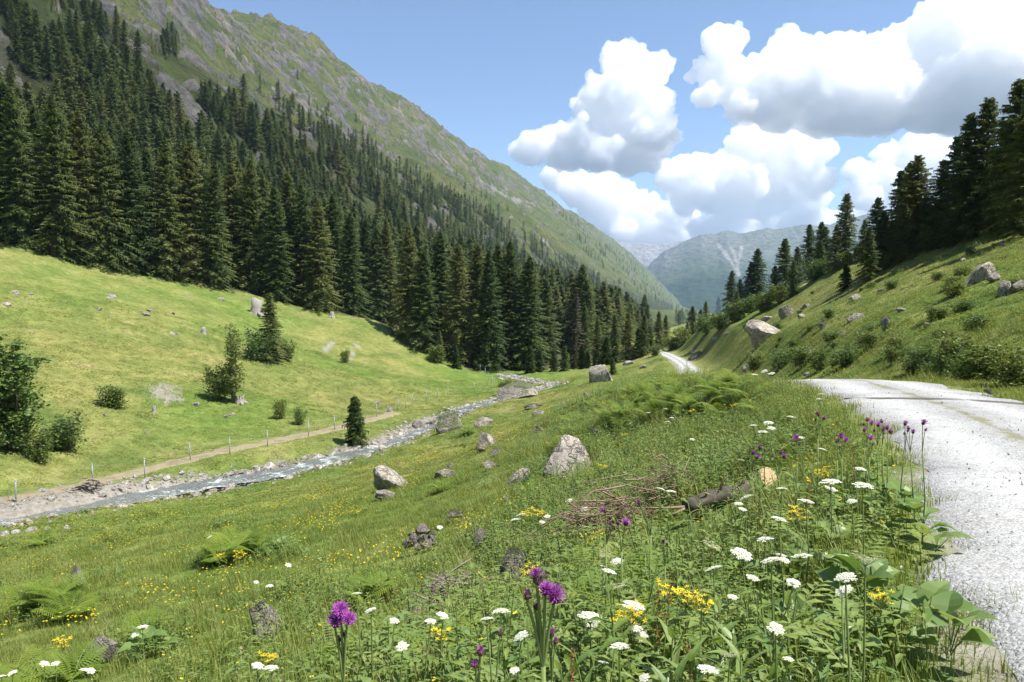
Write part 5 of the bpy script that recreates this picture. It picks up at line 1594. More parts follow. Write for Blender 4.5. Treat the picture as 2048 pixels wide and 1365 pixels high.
def grass_patch(seed, n, size, h0, h1, w0, w1, mat, bend=0.5, seeds=0.0):
    mb = MB(); blades(mb, np.random.default_rng(seed), n, size, h0, h1, w0, w1, bend, 0, seeds)
    return mb.mesh('grass_tuft', (mat, M_STRAW), False)
G_SHORT = [grass_patch(900 + i, 150, 0.55, 0.07, 0.22, 0.006, 0.011, M_GRASS, 0.7) for i in range(4)]
G_MED = [grass_patch(910 + i, 120, 0.55, 0.12, 0.36, 0.006, 0.012, M_GRASS, 0.65, 0.0) for i in range(4)]
G_TALL = [grass_patch(920 + i, 75, 0.5, 0.25, 0.62, 0.006, 0.011, M_TALL, 0.5, 0.09) for i in range(4)]
G_FAR = [grass_patch(930 + i, 110, 0.55, 0.05, 0.17, 0.014, 0.030, M_GRASS, 0.8) for i in range(3)]
def herb_clump(seed, h, nst, nl, ll, lw, mat, spread=0.22, up=0.5):
    rg = np.random.default_rng(seed); mb = MB()
    for s in range(nst):
        x, y = rg.normal(size=2) * spread
        hh = h * rg.uniform(0.55, 1.1)
        ln = rg.normal(size=2) * 0.12 * hh
        top = np.array([x + ln[0], y + ln[1], hh])
        mb.tube([(x, y, -0.03), ((x + top[0]) / 2, (y + top[1]) / 2, hh * 0.55), top], [0.004, 0.0035, 0.002], 3, 1, cap=False)
        for k in range(nl):
            t = 0.2 + 0.8 * (k + rg.random()) / nl
            p = np.array([x, y, 0]) + (top - [x, y, 0]) * t
            a = k * 2.4 + rg.uniform(-0.4, 0.4)
            l_ = ll * rg.uniform(0.6, 1.2) * (1.15 - 0.55 * t)
            mb.leaf(p, (math.cos(a), math.sin(a), up * rg.uniform(0.2, 1.3)), l_, lw * l_ / ll, curl=rg.uniform(0.2, 0.6), segs=2)
    return mb.mesh('herb', (mat, M_STEM), False)
HERBS = [herb_clump(950, 0.46, 7, 9, 0.12, 0.055, M_HERB), herb_clump(951, 0.38, 8, 8, 0.11, 0.065, M_HERB), herb_clump(952, 0.50, 6, 10, 0.16, 0.040, M_HERB), herb_clump(953, 0.32, 9, 7, 0.13, 0.080, M_BROAD), herb_clump(954, 0.28, 8, 6, 0.15, 0.105, M_BROAD), herb_clump(955, 0.42, 7, 12, 0.09, 0.045, M_HERB)]

rock_arr = np.array(rock_at)
RD2 = ROAD[::2]
def zone(x, y):
    """where things grow: distance outside the road edge (left negative side), and off the water, track and rocks"""
    D, I, sd = near_line(RD2, x, y)
    Ds, Is, ss_ = near_line(STREAM, x, y)
    Ds = Ds + np.where(ss_ > 0, 0.9, 0.0)
    Dp, _, _ = near_line(DIRT, x, y)
    free = (D > ROADW / 2 - 0.22) & (Ds > 2.7 * np.interp(STREAM[Is, 1], [36, 50, 62, 80, 125], [1.0, 0.8, 0.62, 0.5, 0.45])) & (Dp > 1.35)
    return D - ROADW / 2, sd, Ds, Dp, free
def polar_points(r0, r1, pitch, amax=R(37)):
    """jittered points with spacing pitch(r)"""
    out = []
    r = r0
    while r < r1:
        p = pitch(r)
        n = int(2 * amax * r / p) + 1
        a = (np.arange(n) + rng.random(n)) / n * 2 * amax - amax
        rr_ = r + rng.uniform(-0.5, 0.5, n) * p
        out.append(np.stack([rr_ * np.sin(a), rr_ * np.cos(a), np.full(n, p)], 1))
        r += p
    return np.concatenate(out)
HERB_SPOTS = [(*hit1(u, v)[:2], r0) for u, v, r0 in ((480, 1115, 1.2), (550, 1120, 0.8), (300, 1300, 0.6), (610, 1190, 0.9), (90, 1225, 1.4), (850, 1125, 0.8), (1290, 950, 2.2), (700, 1215, 0.7), (940, 870, 2.0), (120, 1370, 0.8), (440, 1340, 0.4), (660, 1020, 1.0), (1000, 1080, 0.9), (700, 930, 1.5))]
def herbness(x, y, De, sd):
    """1 on the flowery bank left of the road, 0 on the grazed meadow"""
    w = np.interp(y, [0, 4, 10, 20, 30, 50, 90], [3.0, 3.4, 5.0, 6.5, 8.0, 7.0, 3.0])
    h = sstep(w + 2.0, w - 1.0, De + 1.6 * fbm(x / 1.7, y / 1.7, 3, 110)) * (sd < 0) * (y < 75)
    right = 0.8 * (sd > 0) * sstep(0.35, 0.62, 0.5 + 0.5 * fbm(x / 3.2, y / 3.2, 3, 115)) * sstep(1.6, 3.0, De)
    spots = 0.6 * sstep(0.22, 0.36, fbm(x / 3.6, y / 3.6, 3, 120)) * (sd < 0) * (y < 60)
    for (hx, hy, hr) in HERB_SPOTS:
        spots = np.maximum(spots, 0.95 * sstep(hr * 1.2, hr * 0.6, np.hypot(x - hx, y - hy)))
    return np.maximum(np.maximum(h, right), spots)
Q = polar_points(1.6, 112, lambda r: 0.30 + 0.0125 * r)
x, y, pt = Q.T
De, sd, Ds, Dp, free = zone(x, y)
hb = herbness(x, y, De, sd)
u_, v_ = project(x, y, zat(x, y))
in_wood = (v_ < np.interp(u_, _eu, _ev) - 2) & (u_ < 1345) & (y > 90)
ok = free & ~in_wood
if len(rock_arr):
    for (rx, ry, rr_) in rock_arr:
        ok &= (x - rx) ** 2 + (y - ry) ** 2 > (rr_ * 0.8) ** 2
r_ = np.hypot(x, y)
edge_thin = sstep(-0.25, 0.35, De + 0.35 * fbm(x * 1.5, y * 1.5, 2, 130))
ok &= rng.random(len(x)) < np.maximum(edge_thin, 0.12) + (r_ > 40)
x, y, pt, hb, De, sd, r_ = x[ok], y[ok], pt[ok], hb[ok], De[ok], sd[ok], r_[ok]
rn = rng.random(len(x))
near_edge = (De < 0.6)
kind = np.where(r_ > 34, 12 + rng.integers(0, 3, len(x)), np.where(near_edge, rng.integers(0, 4, len(x)), np.where(rn < 0.10 + 0.16 * hb, 8 + rng.integers(0, 4, len(x)), np.where(rn < 0.16 + 0.6 * hb, 4 + rng.integers(0, 4, len(x)), rng.integers(0, 4, len(x))))))
kind = np.where((kind >= 8) & (kind < 12) & (hb < 0.2) & (rng.random(len(x)) < 0.75), kind - 4, kind)
sxy = pt / 0.46 * rng.uniform(0.9, 1.15, len(x))
sxy = np.where((kind >= 8) & (kind < 12), np.minimum(sxy, 1.5), sxy)
sz = rng.uniform(0.75, 1.15, len(x)) * np.interp(r_, [0, 20, 60, 140], [1.0, 0.95, 0.6, 0.45])
nrm = normal_at(x, y)
P3 = np.stack([x, y, zat(x, y) - 0.01], 1)
scatter('grass', G_SHORT + G_MED + G_TALL + G_FAR, P3, kind, eulers(nrm, rng.uniform(0, 6.28, len(x))), np.stack([sxy, sxy, sz], 1), 'short and tall meadow grass covering the valley floor and banks', 'grass')
print('GRASS', len(x))
# leafy undergrowth
Q = polar_points(1.5, 75, lambda r: 0.19 + 0.011 * r)
x, y, pt = Q.T
De, sd, Ds, Dp, free = zone(x, y)
hb = herbness(x, y, De, sd)
ok = free & (rng.random(len(x)) < hb * 0.95 + 0.03) & (De > 0.4) & ((y > 3.2) | (De > 0.8)) & (np.hypot(x, y) > 1.9)
for (rx, ry, rr_) in rock_arr:
    ok &= (x - rx) ** 2 + (y - ry) ** 2 > (rr_ * 1.1) ** 2
ok_i = ok
x, y, pt, hb = x[ok], y[ok], pt[ok], hb[ok]
r_ = np.hypot(x, y)
sc = np.clip(rng.normal(0.95, 0.25, len(x)), 0.4, 1.6) * np.interp(r_, [0, 10, 75], [0.95, 1.0, 1.35]) * (0.62 + 0.38 * hb) * np.interp(De[ok_i], [0.3, 1.3], [0.6, 1.0])
tilt = normal_at(x, y) * 0.35 + [0, 0, 0.65]; tilt /= np.linalg.norm(tilt, axis=1)[:, None]
pk = np.clip(((0.5 + 0.9 * fbm(x / 1.3, y / 1.3, 2, 140)) * 6 + rng.normal(size=len(x)) * 1.1).astype(int), 0, 5)
scatter('undergrowth', HERBS, np.stack([x, y, zat(x, y)], 1), pk, eulers(tilt, rng.uniform(0, 6.28, len(x))), np.stack([sc, sc, sc], 1), 'leafy green herbs thick along the bank beside the gravel track', 'undergrowth')
print('HERB', len(x))
# buttercups and other small yellow flowers
def buttercup(seed, n, hs, fs):
    rg = np.random.default_rng(seed); mb = MB()
    for k in range(n):
        x_, y_ = rg.uniform(-0.4, 0.4, 2); h = hs * rg.uniform(0.6, 1.2)
        tp = np.array([x_ + rg.normal() * 0.04, y_ + rg.normal() * 0.04, h])
        mb.tube([(x_, y_, 0), tp], [0.0015, 0.001], 3, 1, cap=False)
        a0 = rg.uniform(0, 6.28)
        tl = rg.normal(size=2) * 0.3
        for q in range(5):
            a = a0 + q * 1.2566
            d = np.array([math.cos(a), math.sin(a), 0.35 + tl[0] * math.cos(a) + tl[1] * math.sin(a)])
            s = np.array([-math.sin(a), math.cos(a), 0])
            mb.add([tp, tp + d * fs * 0.7 + s * fs * 0.42, tp + d * fs, tp + d * fs * 0.7 - s * fs * 0.42], [(0, 1, 2, 3)], 0)
    return mb.mesh('buttercup', (M_YELLOW, M_STEM), False)
BC = [buttercup(960 + i, 5, 0.26, 0.016) for i in range(3)] + [buttercup(965 + i, 8, 0.26, 0.021) for i in range(2)]
n_ = 26000
rr_ = np.sqrt(rng.uniform(1.8 ** 2, 62 ** 2, n_)); aa = rng.uniform(-R(36), R(36), n_)
x, y = rr_ * np.sin(aa), rr_ * np.cos(aa)
De, sd, Ds, Dp, free = zone(x, y)
u_, v_ = project(x, y, zat(x, y))
dens = sstep(0.02, 0.34, fbm(x / 6.5, y / 6.5, 3, 150)) * np.where(sd < 0, 1.0, 0.28) * (Ds > 3)
dens = np.maximum(dens, 0.10) * sstep(0.0, 0.3, De)
STR = np.array([STREAM[np.abs(STREAM[:, 1] - yy).argmin(), 0] for yy in np.linspace(36, 120, 85)])
beyond = x < np.interp(y, np.linspace(36, 120, 85), STR)
ok = free & (rng.random(n_) < dens * 0.24) & ~((y > 36) & beyond)
x, y = x[ok], y[ok]
r_ = np.hypot(x, y)
scatter('buttercups', BC, np.stack([x, y, zat(x, y)], 1), np.where(r_ > 14, 3 + rng.integers(0, 2, len(x)), rng.integers(0, 3, len(x))), np.stack([0 * x, 0 * x, rng.uniform(0, 6.28, len(x))], 1), np.repeat(rng.uniform(0.75, 1.15, len(x))[:, None], 3, 1), 'tiny yellow buttercups sprinkled over the meadow', 'flowers')
print('BUTTER', len(x))

# ------------------------------------------------------------------ flowers and plants one can tell apart
def head_place(u, v, hh):
    """ground point below a flower head seen at (u, v) that stands hh above the ground"""
    p = hit1(u, v + 60)
    for k in range(5):
        p = hit1(u, min(v + hh * F_PX / p[1], 1900))
    return p
# --- white umbels
def umbel_head(seed, dia, mat, dome=0.25, nray=17, seedy=False):
    rg = np.random.default_rng(seed); mb = MB()
    R0 = dia / 2
    for k in range(nray):
        a = k * 2.39996; q = math.sqrt((k + 0.6) / nray) * rg.uniform(0.9, 1.05)
        c = np.array([math.cos(a) * R0 * q, math.sin(a) * R0 * q, R0 * (dome * (1 - q * q) + (0.35 * q * q if seedy else 0))])
        mb.tube([(0, 0, -R0 * 0.55), c - [0, 0, 0.004]], [0.0012, 0.0008], 3, 1, cap=False)
        ur = R0 * 0.30
        for j in range(13 if not seedy else 9):
            b = j * 2.39996; s = math.sqrt((j + 0.5) / 13) * ur
            o = c + [math.cos(b) * s, math.sin(b) * s, 0.25 * ur * (1 - (s / ur) ** 2) + rg.normal() * 0.001]
            f = ur * (0.30 if not seedy else 0.17)
            t0 = rg.uniform(0, 6.28)
            ring = [o + [math.cos(t0 + i * 1.2566) * f, math.sin(t0 + i * 1.2566) * f, rg.normal() * f * 0.25] for i in range(5)]
            mb.add([o + [0, 0, f * 0.5]] + ring, [(0, 1 + i, 1 + (i + 1) % 5) for i in range(5)], 0)
            if seedy:
                mb.tube([c, o], [0.0008, 0.0006], 3, 0, cap=False)
    return mb.mesh('flower_head', (mat, M_STEM), False)
UH = [umbel_head(20 + i, 0.10, M_WHITE, 0.28) for i in range(3)]
UH_S = [umbel_head(25, 0.13, M_CREAM, 0.1, 20, True), umbel_head(26, 0.12, M_CREAM, -0.1, 18, True)]
def pinnate(seed, L, n, lw, mat, name='leaf'):
    rg = np.random.default_rng(seed); mb = MB()
    mb.tube([(0, 0, 0), (L * 0.5, 0, L * 0.18), (L, 0, L * 0.1)], [0.003, 0.002, 0.001], 3, 1, cap=False)
    for k in range(n):
        t = 0.25 + 0.75 * k / (n - 1)
        p = (L * t, 0, L * (0.36 * t - 0.26 * t * t))
        for sg in (-1, 1):
            mb.leaf(p, (0.7, sg * 0.9, 0.15), lw * (1.1 - 0.6 * t) * rg.uniform(0.8, 1.2), lw * 0.42 * (1.1 - 0.6 * t), segs=2, curl=0.25)
    return mb.mesh(name, (mat, M_STEM), False)
PIN = [pinnate(30 + i, 0.22, 5, 0.10, M_HERB) for i in range(2)]
U_STEM = []
for i in range(3):
    mb = MB(); rg = np.random.default_rng(40 + i)
    mb.tube([(0, 0, -0.03), (rg.normal() * 0.02, rg.normal() * 0.02, 0.5), (0, 0, 1.0)], [0.0055, 0.0045, 0.003], 5, 0, cap=False)
    U_STEM.append(mb.mesh('stem', (M_STEM,)))
umb = [(1180, 1245, 46, 0), (1236, 1305, 34, 0), (1412, 1353, 42, 0), (1455, 1325, 44, 1), (1722, 1130, 58, 1), (1682, 1168, 38, 0), (1480, 1118, 40, 0), (1536, 1133, 38, 0), (1598, 1124, 40, 0), (1525, 1088, 30, 0), (1424, 1148, 32, 0), (1720, 980, 38, 0), (1716, 945, 22, 0),
       (1608, 1011, 28, 0), (1552, 1048, 28, 0), (1490, 1002, 26, 0), (1658, 972, 36, 0), (1340, 988, 19, 0), (1320, 983, 16, 0), (1233, 1130, 24, 0), (1216, 1152, 26, 0), (1208, 1120, 26, 1), (1226, 1188, 50, 1), (1264, 1222, 42, 0), (1042, 1034, 20, 0), (1030, 1043, 16, 0), (1138, 1005, 15, 0), (1170, 1022, 16, 0),
       (1156, 1029, 14, 0), (1094, 1037, 13, 0), (1084, 1048, 12, 0), (1042, 1284, 30, 0), (1002, 1234, 32, 0), (974, 1250, 20, 0), (886, 1240, 22, 0), (862, 1252, 16, 0), (790, 1250, 18, 0), (806, 1302, 17, 0), (745, 1230, 14, 0), (520, 1342, 15, 0), (547, 1347, 15, 0), (578, 1134, 12, 0), (514, 1168, 10, 0), (541, 1176, 14, 0),
       (92, 1332, 18, 0), (115, 1332, 15, 0), (8, 1358, 15, 0), (30, 1351, 18, 0), (172, 1345, 16, 0), (187, 1349, 17, 0), (287, 1258, 22, 0), (1580, 838, 15, 0), (1506, 855, 15, 0), (1535, 850, 18, 0), (1541, 861, 16, 0), (1524, 868, 18, 0), (1384, 882, 10, 0), (1343, 838, 9, 0), (1335, 846, 9, 0), (1640, 792, 11, 0), (1636, 802, 10, 0),
       (1508, 752, 12, 0), (1542, 750, 14, 0), (1528, 745, 12, 0), (1296, 828, 9, 0), (1260, 850, 9, 0), (1330, 820, 9, 0), (1600, 880, 14, 0), (1420, 1100, 40, 1), (1545, 1270, 30, 0), (880, 1058, 12, 0), (716, 1195, 14, 0), (640, 1120, 10, 0), (420, 1076, 9, 0), (1700, 1010, 18, 0), (1640, 905, 14, 0), (1480, 925, 12, 0), (1560, 985, 20, 0)]
umb = sorted(umb)
nw = ns = 0
for i, (u, v, w, sd_) in enumerate(umb):
    d0 = hit1(u, v + 40)[1]
    hh = float(np.clip(rng.normal(0.55, 0.08), 0.35, 0.75))
    p = head_place(u, v, hh)
    hp = pix(u, v, p[1])
    hh = float(np.clip(hp[2] - p[2], 0.2, 1.1))
    dia = w / F_PX * p[1]
    t = empty('umbel_flower', p, 0.0)
    if sd_:
        tag(t, 'pale green seeding umbel, %s of its kind from the left' % ordinal(ns), 'flower', 'seeding umbels'); ns += 1
    else:
        tag(t, 'white umbel flower, %s from the left beside the track and in the meadow' % ordinal(nw), 'flower', 'white umbel flowers'); nw += 1
    s = link('stem', U_STEM[i % 3], t); s.scale = (1, 1, hh); s.rotation_euler = (0, 0, rng.uniform(0, 6))
    nh = 1
    o = link('flower_head', (UH_S[i % 2] if sd_ else UH[i % 3]), t)
    k = float(np.clip(dia, 0.05, 0.17)) / (0.13 if sd_ else 0.10)
    o.location = (0, 0, hh + 0.02); o.scale = (k, k, k); o.rotation_euler = (rng.normal() * 0.2 + 0.12, rng.normal() * 0.2, rng.uniform(0, 6))
    if w > 20 and not sd_ and rng.random() < 0.75:
        for q in range(rng.integers(1, 3)):
            a = rng.uniform(0, 6.28); e = np.array([math.cos(a) * 0.09, math.sin(a) * 0.09, hh - rng.uniform(0.03, 0.10)])
            mb = MB(); mb.tube([(0, 0, hh * 0.62), (e[0] * 0.7, e[1] * 0.7, hh * 0.78), e], [0.003, 0.0025, 0.002], 4, cap=False)
            br = link('branch', mb.mesh('branch', (M_STEM,)), t)
            o = link('flower_head', UH[(i + q) % 3], br); o.location = [float(c) for c in e + [0, 0, 0.015]]; o.scale = (k * 0.65,) * 3; o.rotation_euler = (rng.normal() * 0.25, rng.normal() * 0.25, 0)
    if p[1] < 14:
        for q in range(3):
            o = link('leaf', PIN[q % 2], t); o.location = (0, 0, hh * (0.15 + 0.22 * q)); o.rotation_euler = (0, -0.3, rng.uniform(0, 6.28))
# --- thistles
def thistle_head(seed, bud=False):
    rg = np.random.default_rng(seed); mb = MB()
    v, f = ICO1
    mb.add(v * [0.013, 0.013, 0.014] + [0, 0, 0.010], f.tolist(), 1)
    for k in range(26):                                   # bracts
        a = k * 2.4; z = 0.003 + 0.016 * k / 26
        d = np.array([math.cos(a), math.sin(a), 0.5])
        c = np.array([math.cos(a) * 0.012, math.sin(a) * 0.012, z]); s = np.array([-math.sin(a), math.cos(a), 0]) * 0.003
        mb.add([c - s, c + s, c + d * 0.008], [(0, 1, 2)], 1)
    n = 130 if not bud else 40
    for k in range(n):
        a = k * 2.39996; q = (k + 0.5) / n
        th = math.acos(1 - q * (1.15 if not bud else 0.35))
        d = np.array([math.sin(th) * math.cos(a), math.sin(th) * math.sin(a), math.cos(th) * 0.9 + 0.12]); d += rg.normal(size=3) * 0.10
        L = (0.024 if not bud else 0.014) * rg.uniform(0.75, 1.15)
        c = np.array([0, 0, 0.019])
        s = np.cross(d, [0.3, 0.2, 0.9]); s = s / (np.linalg.norm(s) + 1e-6) * 0.0014
        mb.add([c, c + d * L - s, c + d * L * 1.12, c + d * L + s], [(0, 1, 2, 3)], 0)
    return mb.mesh('flower_head', (M_PURPLE, M_BUD), False)
TH, TB = [thistle_head(50), thistle_head(51)], [thistle_head(52, True), thistle_head(53, True)]
mb = MB(); mb.leaf((0, 0, 0), (1, 0, 0.55), 0.15, 0.045, segs=4, curl=0.35)
TL = mb.mesh('leaf', (M_BROAD,), False)
def thistle(u, v, d, heads, label, thick=0.004, mat_stem=M_STEM):
    """heads: (du, dv, size, bud) in photo pixels about (u, v)"""
    top = pix(u, v, d)
    g = np.array([top[0], top[1], float(zat(top[0], top[1])[0])])
    g[:2] += rng.normal(size=2) * 0.03
    t = empty('thistle', g)
    tag(t, label, 'thistle', 'purple thistles')
    H = top[2] - g[2]
    fork = np.array([top[0] - g[0], top[1] - g[1], 0]) * 0.8 + [0, 0, H * 0.80]
    m = MB(); m.tube([(0, 0, -0.03), fork * 0.5 + [rng.normal() * 0.01, 0, 0], fork], [thick * 1.3, thick * 1.1, thick], 6)
    link('stem', m.mesh('stem', (mat_stem,)), t)
    for (du, dv, sz, bud) in heads:
        e = pix(u + du, v + dv, d + rng.uniform(-0.02, 0.02)) - g
        m = MB(); m.tube([fork, (fork + e) / 2 + [0, 0, 0.01], e], [thick * 0.8, thick * 0.6, thick * 0.6], 5, cap=False)
        br = link('branch', m.mesh('branch', (mat_stem,)), t)
        o = link('flower_head', (TB if bud else TH)[int(du) % 2], br)
        o.location = [float(c) for c in e]; o.scale = (sz / 0.05,) * 3
        o.rotation_euler = (rng.normal() * 0.35, rng.normal() * 0.35, rng.uniform(0, 6))
    for k in range(5):
        f = 0.25 + 0.14 * k
        o = link('leaf', TL, t); o.location = [float(c) for c in fork * f]; o.rotation_euler = (0, 0, k * 2.4); o.scale = (1.1 - 0.12 * k,) * 3
thistle(1082, 1195, 2.05, [(-8, -26, 0.052, 0), (26, 10, 0.060, 0), (-28, 4, 0.040, 1), (-12, 22, 0.036, 1), (8, -6, 0.045, 0)], 'tallest purple thistle with a clustered head at the bottom centre', 0.0075)
thistle(682, 1250, 2.3, [(0, -22, 0.050, 0), (-12, 4, 0.052, 0), (12, -4, 0.042, 0), (8, 22, 0.032, 1), (-4, 34, 0.030, 1)], 'purple thistle with stacked heads left of the bottom centre', 0.006)
thistle(960, 1318, 2.1, [(0, -6, 0.042, 1), (-8, 12, 0.036, 1)], 'dark thistle bud left of the tallest thistle', 0.006)
thistle(1000, 1278, 2.6, [(0, -6, 0.036, 1)], 'single pink thistle bud beside the tallest thistle', 0.004)
thistle(1106, 1284, 2.5, [(-2, -10, 0.034, 0), (4, 4, 0.034, 1), (-8, 6, 0.03, 1)], 'small thistle with pinkish buds right of the tallest thistle', 0.004)
thistle(1242, 1052, 4.3, [(8, 0, 0.050, 0), (-6, -2, 0.036, 1)], 'thistle with one round violet head in front of the brushwood', 0.005)
thistle(1213, 1034, 4.4, [(-1, -8, 0.042, 0), (8, 14, 0.030, 1), (14, 20, 0.030, 1)], 'thistle left of the round violet head near the brushwood', 0.005)
thistle(1302, 1018, 4.4, [(-22, -8, 0.040, 0), (2, 10, 0.036, 1), (-4, 18, 0.030, 1)], 'thistle with dark heads before the fallen log', 0.005)
thistle(1328, 1086, 4.0, [(-2, -2, 0.030, 1), (8, 4, 0.030, 1)], 'low thistle with two rosy buds below the fallen log', 0.004)
far_th = [(1594, 886, 6.0), (1638, 838, 6.4), (1682, 882, 6.0), (1675, 890, 6.2), (1560, 914, 6.2), (1735, 848, 6.2), (1764, 852, 6.0), (1756, 860, 6.4), (1810, 858, 5.8), (1818, 866, 5.8), (1845, 856, 5.4), (1505, 916, 7.0), (1740, 885, 6.2), (1728, 870, 6.6), (1775, 866, 6.2), (1520, 905, 7.0)]
for i, (u, v, d) in enumerate(sorted(far_th)):
    k = [(0, -6, 0.048, i % 3 == 2)] + ([(8, 2, 0.042, i % 2), (-8, 4, 0.036, 1)] if i % 2 == 0 else [(5, 6, 0.034, 1)])
    thistle(u, v, d, k, 'slender purple thistle, %s from the left in the row beside the track' % ordinal(i), 0.0042)
# --- ferns
def frond_mesh(seed, L=0.8, n=17):
    rg = np.random.default_rng(seed); mb = MB()
    def c(t):
        return np.array([L * (0.30 * t + 0.36 * t * t), 0, L * (1.05 * t - 0.55 * t * t)])
    mb.tube([c(t) for t in np.linspace(0, 1, 6)], np.linspace(0.005, 0.001, 6), 3, 1, cap=False)
    for k in range(n):
        t = 0.14 + 0.86 * k / n
        w = L * 0.30 * math.sin(math.pi * min(1, 0.12 + t * 0.88)) ** 0.8 * (1 if t > 0.2 else 0.7)
        p = c(t)
        for sg in (-1, 1):
            d = np.array([0.42, sg, 0.05 - 0.12]); d /= np.linalg.norm(d)
            s = np.array([0.9, -sg * 0.4, 0.1])
            b = L * 0.024
            # lobed pinna: a spine with saw-tooth leaflets
            m = 5
            for j in range(m):
                q = j / m; o = p + d * w * q - [0, 0, 0.10 * w * q * q]
                o2 = p + d * w * (q + 1.25 / m) - [0, 0, 0.10 * w * (q + 1.0 / m) ** 2]
                mb.add([o - s * b * (1 - q) * 0.5, o2 + s * b * (1.25 - q), o2 - s * b * (1.2 - q)], [(0, 1, 2)], 0)
    return mb.mesh('frond', (M_FERN, M_STEM), False)
FR = [frond_mesh(60 + i) for i in range(3)]
fern_px = [(480, 1120, 1.5, 16), (440, 1130, 1.2, 12), (110, 1222, 1.35, 16), (60, 1232, 1.3, 14), (140, 1240, 1.1, 12), (85, 1090, 1.2, 10), (30, 1372, 1.0, 12), (140, 1380, 0.9, 12), (95, 1392, 0.9, 10), (290, 1285, 0.9, 10), (760, 1200, 0.9, 10), (730, 1215, 0.8, 9), (1270, 1290, 0.75, 10), (1345, 1330, 0.7, 10), (1300, 1240, 0.8, 10), (970, 1345, 0.7, 9), (1200, 1195, 0.8, 10), (860, 1360, 0.7, 9), (700, 1360, 0.7, 9),
           (935, 870, 1.4, 10), (1060, 1000, 0.8, 8), (880, 985, 0.9, 8)]
for k in range(46):
    u = rng.uniform(1120, 1545); fern_px.append((u, np.interp(u, [1120, 1250, 1400, 1545], [860, 800, 790, 790]) + rng.uniform(-22, 55), rng.uniform(0.9, 1.4), 9))
for i, (u, v, s, n) in enumerate(sorted(fern_px)):
    p = hit1(min(max(u, -20), 2060), v)
    p = p - [0, 0, 0.02]
    t = empty('fern', p, rng.uniform(0, 6.28), s)
    tag(t, 'arching green fern, %s from the left among the meadow ferns' % ordinal(i), 'fern', 'ferns in the meadow and on the bank')
    for k in range(n):
        o = link('frond', FR[k % 3], t)
        o.rotation_euler = (rng.normal() * 0.15, rng.uniform(-0.25, 0.30), k * 6.283 / n + rng.normal() * 0.2)
        q = rng.uniform(0.75, 1.15); o.scale = (q, q, q)
# --- yellow ragwort
def star(seed, n=7, rr_=0.012):
    rg = np.random.default_rng(seed); mb = MB()
    for q in range(n):
        a = q * 6.283 / n
        d = np.array([math.cos(a), math.sin(a), rg.normal() * 0.2 - 0.05]); s = np.array([-math.sin(a), math.cos(a), 0]) * rr_ * 0.22
        mb.add([(0, 0, 0.002), d * rr_ * 0.6 + s, d * rr_ * 1.1, d * rr_ * 0.6 - s], [(0, 1, 2, 3)], 0)
    v, f = ICO1
    mb.add(v * [0.0035, 0.0035, 0.0025] + [0, 0, 0.002], f.tolist(), 0)
    return mb.mesh('flower_head', (M_YELLOW,), False)
def ragwort_head(seed, n, W):
    rg = np.random.default_rng(seed); mb = MB()
    for k in range(n):
        a = k * 2.4; q = math.sqrt((k + 0.5) / n) * W / 2
        c = np.array([math.cos(a) * q, math.sin(a) * q, rg.normal() * 0.02 - 0.3 * q])
        mb.tube([(0, 0, -0.10), c], [0.002, 0.001], 3, 1, cap=False)
        m_ = 6; r0 = 0.019; t0 = rg.uniform(0, 6)
        for j in range(m_):
            b = t0 + j * 6.283 / m_; d = np.array([math.cos(b), math.sin(b), rg.normal() * 0.3]); s = np.array([-math.sin(b), math.cos(b), 0]) * r0 * 0.2
            mb.add([c, c + d * r0 * 0.6 + s, c + d * r0, c + d * r0 * 0.6 - s], [(0, 1, 2, 3)], 0)
    return mb.mesh('flower_head', (M_YELLOW, M_STEM), False)
RW = [ragwort_head(70, 22, 0.16), ragwort_head(71, 16, 0.13)]
mb = MB(); mb.leaf((0, 0, 0), (1, 0, 0.5), 0.16, 0.04, segs=4, curl=0.4)
LANCE = mb.mesh('leaf', (M_HERB,), False)
rag = [(1335, 1165, 0.55), (1370, 1175, 0.5), (1400, 1192, 0.45), (1260, 1210, 0.5), (1245, 1225, 0.45), (1052, 1022, 0.5), (1078, 1020, 0.5), (1470, 808, 0.5), (1385, 820, 0.45), (480, 1104, 0.5), (440, 1108, 0.45), (1185, 1068, 0.4), (1590, 1020, 0.4), (1640, 938, 0.4), (1060, 1135, 0.4), (880, 1255, 0.4), (1205, 930, 0.4), (1760, 1185, 0.3), (540, 1305, 0.4), (125, 1278, 0.35), (1250, 868, 0.4)]
for i, (u, v, hh) in enumerate(sorted(rag)):
    p = head_place(u, v, hh)
    t = empty('yellow_ragwort', p, rng.uniform(0, 6.28))
    tag(t, 'bright yellow ragwort in flower, %s from the left' % ordinal(i), 'flower', 'yellow ragwort plants')
    s = link('stem', U_STEM[i % 3], t); s.scale = (1, 1, hh - 0.08)
    k = float(np.clip(0.9 * p[1] / 5.0, 0.75, 1.7))
    o = link('flower_head', RW[i % 2], t); o.location = (0, 0, hh); o.scale = (k, k, k)
    for q in range(6):
        o = link('leaf', LANCE, t); o.location = (0, 0, hh * (0.2 + 0.11 * q)); o.rotation_euler = (0, 0, q * 2.4)
